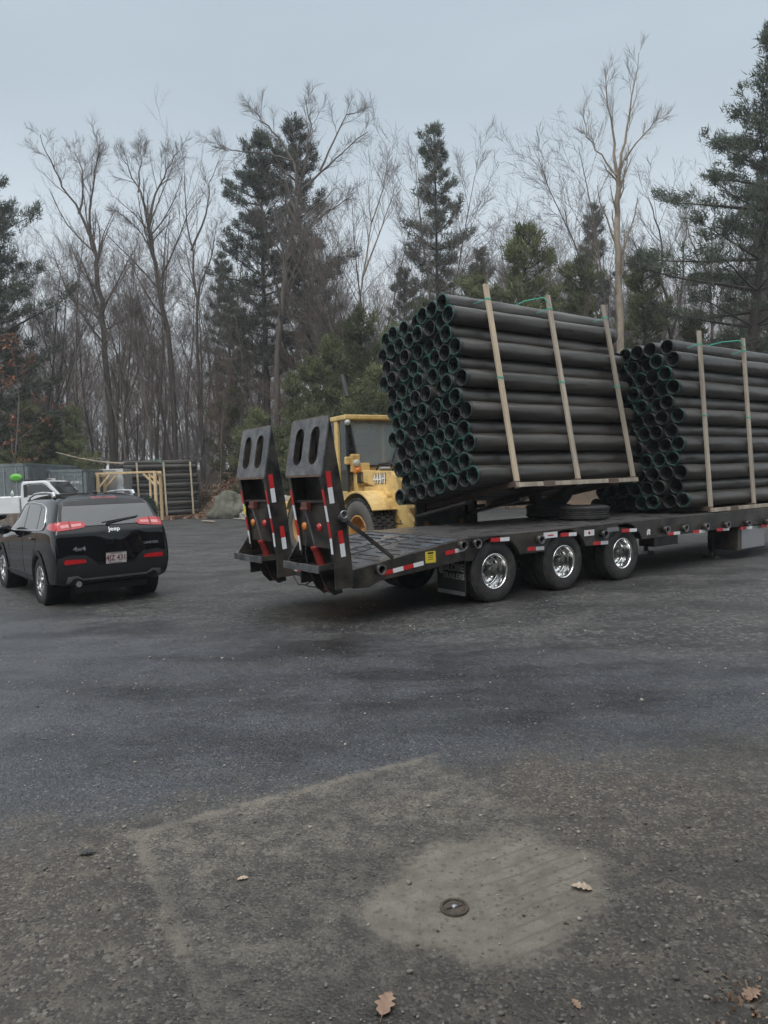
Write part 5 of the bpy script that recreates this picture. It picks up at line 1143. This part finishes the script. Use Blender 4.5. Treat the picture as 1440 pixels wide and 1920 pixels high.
def car_wheel(x, s, parent, Rr=.365, w=.24, y=.80, name='wheel', spokes=5):
    h = w / 2; t = MB().lathe([(.225, -h * .85), (.24, -h * .98), (.29, -h * 1.0), (Rr - .025, -h * .92), (Rr - .004, -h * .76), (Rr, -h * .6), (Rr - .008, -h * .3), (Rr, -h * .26), (Rr, h * .26), (Rr - .008, h * .3), (Rr, h * .6), (Rr - .004, h * .76), (Rr - .025, h * .92), (.29, h), (.24, h * .98), (.225, h * .85)], axis='y', n=40).build(name, TYRE, parent)
    t.location = (x, s * y, Rr - .005); t.rotation_euler = (0, 0, math.pi if s > 0 else 0)
    m = MB().lathe([(.222, -h * .86), (.232, -h * .97), (.226, -h * .99), (.212, -h * .86), (.205, -h * .2), (.20, h * .3)], axis='y', n=40)
    for k in range(spokes):
        for d in (-.11, .11):
            a = k * 2 * math.pi / spokes + d; b = k * 2 * math.pi / spokes + d * 1.9
            m.bar((.055 * math.cos(a), -h * .82, .055 * math.sin(a)), (.215 * math.cos(b), -h * .90, .215 * math.sin(b)), .03, .026, (0, 1, 0))
    m.lathe([(0, -h * .92), (.03, -h * .92), (.065, -h * .82), (.065, -h * .5)], axis='y', n=20); m.build('rim', ALU, t)
    MB().lathe([(.205, -h * .12), (0, -h * .10)], axis='y', n=30).build('brake_disc', mat('dark_brake', (.04, .04, .04), .5, metal=.5), t)
for x in (.93, 3.63):
    for s in (1, -1): car_wheel(x, s, sv)

# ------------------------------------------------------------------ white pickup behind the SUV
pk0 = DP(61, 935, 24); PH = R(4)
pk = empty('pickup_truck', (pk0.x, pk0.y, 0), PH, 'white pickup truck half hidden behind the black SUV', 'truck'); pk.scale = (.80, 1, 1)   # local x forward, 0 = back of the cab; near side y<0
BROWN_REFL = mat('brown_reflection_body', (.13, .10, .08), .8, var=.3, vs=4, dirt=(.3, .28, .26), ds=3, da=.1)  # brown reflection painted into the colour of the lower side
bed = MB(); bed.pxz([(-2.05, .95), (-2.05, 1.50), (-.03, 1.50), (-.03, .95)], -.98, -.90); bed.pxz([(-2.05, .95), (-2.05, 1.50), (-.03, 1.50), (-.03, .95)], .90, .98); bed.box((-1.04, 0, .95), (2.0, 1.8, .08)); bed.box((-.06, 0, 1.22), (.06, 1.8, .5)); bed.box((-2.03, 0, 1.22), (.06, 1.8, .54)); bed.build('bed', WPAINT, pk, .02)
MB().pxz([(-2.04, .55), (-2.04, .955), (-1.55, .955), (-1.45, .80), (-1.0, .72), (-.62, .80), (-.52, .955), (1.95, .955), (1.95, .60), (-.4, .52)], -.975, .975).build('lower_body', BROWN_REFL, pk, .02)
m = MB(); m.pxz([(0, .95), (0, 1.55), (.05, 1.93), (.12, 1.98), (.95, 2.0), (1.10, 1.95), (1.52, 1.56), (1.62, 1.47), (2.2, 1.40), (2.75, 1.33), (2.85, 1.2), (2.85, .62), (1.9, .62), (1.9, .95)], -.93, .93); m.build('cab', WPAINT, pk, .05, 3)
for sd in (-1, 1):
    MB().pxz([(.30, 1.53), (.30, 1.80), (.34, 1.87), (.86, 1.88), (1.00, 1.82), (1.36, 1.54)], sd * .925, sd * .937).build('door_glass', CGLASS, pk, .004)
    MB().pxz([(.14, 1.46), (.14, 1.86), (.27, 1.90), (.27, 1.48)], sd * .925, sd * .936).build('rear_pillar_panel', DARKM, pk, .004)
    m = MB(); m.pxz([(.275, 1.50), (.275, 1.86), (.33, 1.905), (.90, 1.91), (1.03, 1.85), (1.42, 1.50), (1.38, 1.50), (1.02, 1.82), (.88, 1.89), (.34, 1.88), (.295, 1.85), (.295, 1.50)], sd * .927, sd * .940); m.build('window_seal', DARKM, pk)
    m = MB(); m.box((1.25, sd * 1.06, 1.55), (.10, .20, .26)); m.build('mirror', DARKM, pk, .03)
    m = MB(); m.box((.36, sd * .945, 1.36), (.16, .03, .035)); m.build('door_handle', DARKM, pk, .006)
    for x in (-1.02, 2.25): car_wheel(x, sd, pk, Rr=.40, w=.27, y=.84)
MB().add([(1.12, -.82, 1.945), (1.12, .82, 1.945), (1.54, .86, 1.555), (1.54, -.86, 1.555)], [(0, 1, 2, 3)]).build('windshield', CGLASS, pk).location = (.012, 0, .012)
MB().pyz([(-.70, 1.56), (.70, 1.56), (.64, 1.88), (-.64, 1.88)], -.012, .02).build('rear_window', CGLASS, pk)
m = MB(); m.box((.16, -.1, 2.035), (.30, 1.1, .05)); m.box((.16, -.5, 2.0), (.06, .06, .06)); m.box((.16, .3, 2.0), (.06, .06, .06)); m.build('light_bar', DARKM, pk, .01)
b = MB().lathe([(0, 0), (.045, .002), (.045, .13), (.03, .16), (.02, .17), (.02, .20), (0, .20)], (0, 0, 0), 'z', 14).build('bottle', mat('milky_plastic', (.6, .6, .58), .4)); b.location = pk.matrix_basis @ Vector((-.16, -.94, 1.50)); b.location = Matrix.Translation(pk.location) @ Matrix.Rotation(PH, 4, 'Z') @ Vector((-.24, -.94, 1.502)); tag(b, 'small white bottle standing on the bed rail of the white pickup', 'bottle')

# ------------------------------------------------------------------ containers and box trailer
def container(px_l, px_r, d, H, L, rz, name, label, m, doors=True, z_extra=0):
    a_, c_ = DP(px_l, 900, d), DP(px_r, 900, d); Wd = (c_ - a_).length
    o = empty(name, (a_.x, a_.y, 0), rz, label, 'container'); b_ = MB()
    for k in range(int(L / .28)):                                     # corrugated sides
        y = .1 + k * .28
        for x0 in (.02, Wd - .02): b_.box((x0, y + .07, H / 2), (.05, .14, H - .3))
    b_.box((Wd / 2, L / 2, H / 2), (Wd - .07, L - .04, H - .06)); b_.build('container_box', m, o, .004)
    f = MB()
    for x in (.06, Wd - .06):
        f.box((x, .05, H / 2), (.13, .14, H)); f.box((x, L - .05, H / 2), (.13, .14, H))
        f.box((x, L / 2, H - .05), (.10, L - .24, .10)); f.box((x, L / 2, .07), (.12, L - .24, .14))
    f.box((Wd / 2, .05, H - .07), (Wd - .26, .12, .13)); f.box((Wd / 2, .05, .08), (Wd - .26, .12, .15)); f.build('corner_frame', m, o, .008)
    c = MB()
    for x in (.07, Wd - .07):
        for z in (.06, H - .06): c.box((x, .0, z), (.18, .10, .12))
    c.build('corner_castings', CONT_D, o, .008)
    if doors:
        for s in (0, 1):
            x0 = .14 + s * (Wd / 2 - .14) + .01; w = Wd / 2 - .16; dm = MB(); dm.box((x0 + w / 2, -.03, H / 2), (w, .06, H - .32))
            dm.box((x0 + w / 2, -.064, H * .30), (w - .14, .012, .03)); dm.box((x0 + w / 2, -.064, H * .88), (w - .14, .012, .03)); dr = dm.build('door', m, o, .006)
            for q in (.24, .72):
                r_ = MB(); r_.cyl((x0 + w * q, -.085, .16), (x0 + w * q, -.085, H - .16), .022, 10)
                for z in (.3, .95, 1.5, H - .35): r_.box((x0 + w * q, -.075, z), (.09, .03, .06))
                r_.bar((x0 + w * q, -.10, 1.12), (x0 + w * q + .28, -.10, 1.10), .02, .035); r_.build('lock_rod', mat('galvanised_rod', (.30, .32, .33), .5, metal=.4), dr)
    return o, Wd
TX = lambda x, y, z: Matrix(((1, 0, 0, x), (0, 0, -1, y), (0, 1, 0, z), (0, 0, 0, 1)))
c1, w1_ = container(-58, 50, 31, 2.88, 6.0, R(3), 'shipping_container', 'tall grey shipping container bearing a lime green oval sign', CONT)
MB().lathe([(0, 0), (.165, 0), (.172, .012), (.172, .02)], (0, 0, 0), 'y', 28).xf(Matrix.Translation((w1_ - .46, -.13, 2.27)) @ Matrix.Diagonal((1.55, 1, .95, 1))).build('oval_sign', LIME, c1)
text('GREEN', .10, mat('sign_lettering', (.03, .24, .03), .6), c1, TX(w1_ - .46, -.133, 2.27), 'lettering', .003)
c2, w2_ = container(55, 160, 33.2, 2.60, 6.0, R(2), 'shipping_container', 'grey shipping container with white numbers on its right door', CONT)
text('PVCU  471099 2', .185, WHITE, c2, TX(w2_ * .755, -.112, 1.98), 'lettering', .002, xs=.75); text('42G1', .19, WHITE, c2, TX(w2_ * .79, -.112, 1.70), 'lettering', .002, xs=.8)
MB().box((w2_ * .34, -.115, 2.16), (.72, .006, .12)).build('white_notice', WHITE, c2); MB().box((w2_ * .36, -.120, 2.15), (.25, .004, .06)).build('tan_notice', LUMB_P, c2)
a_, c_ = DP(160, 900, 35.5), DP(231, 900, 35.5); bw = (c_ - a_).length
bt = empty('box_trailer', (a_.x, a_.y, 0), R(2), 'pale grey box trailer between the grey container and the stored pipes', 'trailer')
MB().box((bw / 2, 1.3, 1.50), (bw - .06, 2.6, 2.2)).build('box', CONT_L, bt, .02)
m = MB(); m.box((bw / 2, .02, 2.585), (bw, .08, .06)); m.box((bw * .83, -.01, 1.5), (.05, .04, 2.16)); m.box((.03, .02, 1.5), (.05, .06, 2.2)); m.box((bw - .03, .02, 1.5), (.05, .06, 2.2)); m.build('edge_trim', CONT_W, bt, .006)
m = MB(); m.box((bw * .91, -.004, 1.5), (bw * .13, .02, 2.1)); m.build('side_panel', CONT_W, bt, .004)
m = MB()
for z in (.8, 1.3, 1.8, 2.3): m.box((bw - .015, -.02, z), (.04, .06, .12))
m.build('hinges', DULLM, bt)
for x in (.3, bw - .3): t_ = MB().lathe([(0, -.1), (.3, -.1), (.33, -.06), (.33, .06), (.3, .1), (0, .1)], axis='x', n=24).build('wheel', TYRE, bt); t_.location = (x, 1.5, .33)

# ------------------------------------------------------------------ timber door frame by the stored pipes
g0, g1 = DP(180, 900, 34.3), DP(292, 900, 34.3); gw = (g1 - g0).length
gf = empty('timber_frame', (g0.x, g0.y, 0), R(1.5), 'fresh yellow timber frame with corner braces in front of the stored pipes', 'frame')
HT = 2.34
for y in (0, .9):
    for x in (.09, gw - .05): MB().box((x, y, HT / 2), (.14, .13, HT)).build('post', LUMB_N, gf, .006)
    MB().box((gw / 2, y, HT + .045), (gw + .04, .12, .09)).build('beam', LUMB_N, gf, .006)
    MB().bar((.14, y, HT - .62), (.68, y, HT - .03), .09, .09, (0, 1, 0)).build('brace', LUMB_N, gf, .005); MB().bar((gw - .10, y, HT - .55), (gw - .60, y, HT - .03), .09, .10, (0, 1, 0)).build('brace', LUMB_N, gf, .005)
for x in (.09, gw - .05): MB().box((x, .45, HT - .06), (.10, .77, .10)).build('side_rail', LUMB_N, gf, .005)
MB().box((gw - .30, .02, HT / 2), (.09, .10, HT - .02)).build('post', LUMB_N, gf, .005)
MB().bar((gw - .05, -.02, .32), (gw - .26, -.02, .02), .05, .07, (0, 1, 0)).build('foot_brace', LUMB_N, gf, .004)
# netted evergreen by the frame
bz = DP(274, 900, 33.3); o = empty('netted_shrub', (bz.x, bz.y, 0), 0, 'dark green bundled shrub standing by the fresh timber frame', 'shrub'); r5_ = random.Random(3); P_, D_ = [], []
for i in range(900):
    a = r5_.uniform(0, 6.28); z = r5_.uniform(.05, 1.12); rr = .42 * (1 - (abs(z - .5) / .75) ** 2) * r5_.uniform(.55, 1); P_.append((rr * math.cos(a), rr * math.sin(a), z)); D_.append((math.cos(a) * .7, math.sin(a) * .7, .6))
MB().tube([(0, 0, -.05), (0, 0, .9)], [.06, .02], 8).build('trunk', PBARK, o); needle_mesh(P_, D_, 5, 7, .12, .018, mat('dark_net_green', (.040, .062, .050), .8, var=.4, vs=3, island=.5), o)

# ------------------------------------------------------------------ rocks, brush pile, fallen trunk
def rock(px, py, d, size, seed, m, label, name='boulder', rz=0):
    bm = bmesh.new(); bmesh.ops.create_icosphere(bm, subdivisions=5, radius=1); g3 = np.random.default_rng(seed); ph = g3.uniform(0, 6.28, (6, 3)); kk = g3.normal(0, 1.6, (6, 3))
    for v in bm.verts:
        c = np.array(v.co[:]); dsp = sum(math.sin(float(k @ c) * (1 + .5 * i) + p[0]) / (2.2 + i) for i, (k, p) in enumerate(zip(kk, ph))) * .22
        q = v.co * (1 + dsp + .16 * mnoise.ridged_multi_fractal(v.co * 1.3 + Vector((seed, 0, 0)), .9, 2.1, 5, 1.0, 2.0) - .16 + .03 * mnoise.noise(v.co * 9)); q = Vector((round(q.x * 3) / 3 * .35 + q.x * .65, round(q.y * 2.5) / 2.5 * .3 + q.y * .7, q.z)); v.co = Vector((q.x * size[0], q.y * size[1], q.z * size[2]))
    me = bpy.data.meshes.new(name); bm.to_mesh(me); bm.free(); me.polygons.foreach_set('use_smooth', [True] * len(me.polygons)); o = link(name, me, m)
    p = G(px, py); p = DP(px, py, d); o.location = (p.x, p.y, max(0, bank_h(p.x, p.y)) + size[2] * .25); o.rotation_euler = (0, 0, rz); return tag(o, label, 'rock')
rock(432, 960, 35.2, (1.05, .9, .95), 3, STONE, 'large grey-green boulder at the foot of the leafy bank')
rock(466, 962, 34.2, (.42, .4, .34), 5, STONE_P, 'pale stone at the right side of the large boulder')
rock(455, 955, 34.6, (.40, .3, .42), 6, STONE, 'small dark stone wedged against the large boulder')
rock(530, 955, 34.5, (.7, .6, .75), 8, STONE_P, 'pale stone showing between the two raised ramps')
rock(402, 967, 34.8, (.26, .2, .10), 9, STONE_P, 'flat pale stone in front of the large boulder')
for k, (x0, y0, x1, y1) in enumerate(((395, 966, 412, 962), (440, 972, 470, 974), (380, 976, 402, 978))):
    p, q = G(x0, y0, .06), G(x1, y1, .06); tag(MB().bar(p, q, .14, .05).build('broken_plank', LUMB, None, .01), ('short broken plank left of the large boulder', 'broken plank lying before the pale stone', 'broken plank lying out on the gravel')[k], 'plank')
bp = DP(386, 905, 41); o = empty('brush_pile', (bp.x, bp.y, bank_h(bp.x, bp.y) + .0), 0, 'heap of cut branches with dead brown leaves beside the stored pipes', 'brush'); r6 = random.Random(12); tb_, lv = [], []
for i in range(130):
    p = Vector((r6.uniform(-.8, 2.4), r6.uniform(-.6, .8), r6.uniform(0, .8))); dv = Vector((r6.gauss(.7, .6), r6.gauss(0, .4), r6.gauss(.15, .35))); L_ = r6.uniform(.8, 2.4)
    l = limb(p - dv.normalized() * L_ * .5, dv, L_, r6.uniform(.012, .035), .006, 5, .14, -.03, r6); tb_.append(l)
    if p.x < 1.3:
        for q in range(14): lv.append((l[0][r6.randrange(2, 6)] + Vector((r6.gauss(0, .15), r6.gauss(0, .15), r6.gauss(0, .15) + .05)))[:])
V, F = polytubes(tb_, 4); np_mesh('branches', V, F, BARK_PALE, o, True); quads_mesh('dead_leaves', lv, 4, .085, o, mat('dead_tan_leaves', (.20, .13, .085), .85, var=.3, island=.5))
r7 = random.Random(4); q0, q1 = DP(105, 848, 36.2), DP(232, 869, 36.2); pts_ = [q0.lerp(q1, k / 8) + Vector((0, r7.gauss(0, .05), -.12 * math.sin(k / 8 * 3.1))) for k in range(9)]
o = empty('fallen_trunk', q1, 0, 'pale thin fallen trunk slanting above the containers and box trailer', 'tree'); L0 = ([p - q1 for p in pts_], [.025 + .035 * k / 8 for k in range(9)]); ex = {1: []}; spawn(L0, 1, 1, ex, r7, (0, 7), .6, .1, .3)
V, F = polytubes([L0], 8); np_mesh('trunk', V, F, BARK_PALE, o, True); V, F = polytubes(ex[1], 4); np_mesh('crown', V, F, BARK_PALE, o, True)

# ------------------------------------------------------------------ the building the yard is seen from (behind the camera, mirrored in the paintwork)
bn_ = Vector((-.466, .885, 0)).normalized(); be = Vector((bn_.y, -bn_.x, 0))
bo = empty('yard_building', tuple(-bn_ * .45), math.atan2(be.y, be.x), 'low building facing the yard with a row of windows', 'building')
m = MB(); WN = [(-12 + 4 * k) for k in range(7)]
m.box((0, -5, 4.3), (30, 9.9, 1.4)); m.box((0, -5, .5), (30, 9.9, 1.0))
for k in range(8): m.box((-14 + 4 * k if 0 < k < 7 else (-14.3 if k == 0 else 14.3), -5, 2.3), (1.6, 9.9, 2.6))
m.build('wall', mat('dark_clapboard', (.10, .095, .09), .8, var=.2, vs=2), bo, .02)
MB().box((0, -5, 5.1), (30.8, 10.6, .2)).build('roof', CONT_D, bo)
for x in WN:
    if abs(x) > 1: w_ = MB().box((x, -.15, 2.3), (2.36, .04, 2.56)).build('window', CGLASS, bo)

# ------------------------------------------------------------------ damp winter air
hm = bpy.data.materials.new('damp_air'); hm.use_nodes = True; t = hm.node_tree; t.nodes.clear()
ho = t.nodes.new('ShaderNodeOutputMaterial'); pv = t.nodes.new('ShaderNodeVolumePrincipled'); pv.inputs['Color'].default_value = (.90, .93, .97, 1); pv.inputs['Density'].default_value = .0010; pv.inputs['Anisotropy'].default_value = .1
t.links.new(pv.outputs[0], ho.inputs['Volume'])
tag(MB().box((0, 300, 14), (1430, 1230, 30)).build('haze', hm), kind='stuff', label='thin damp haze over the yard and wood', cat='haze')
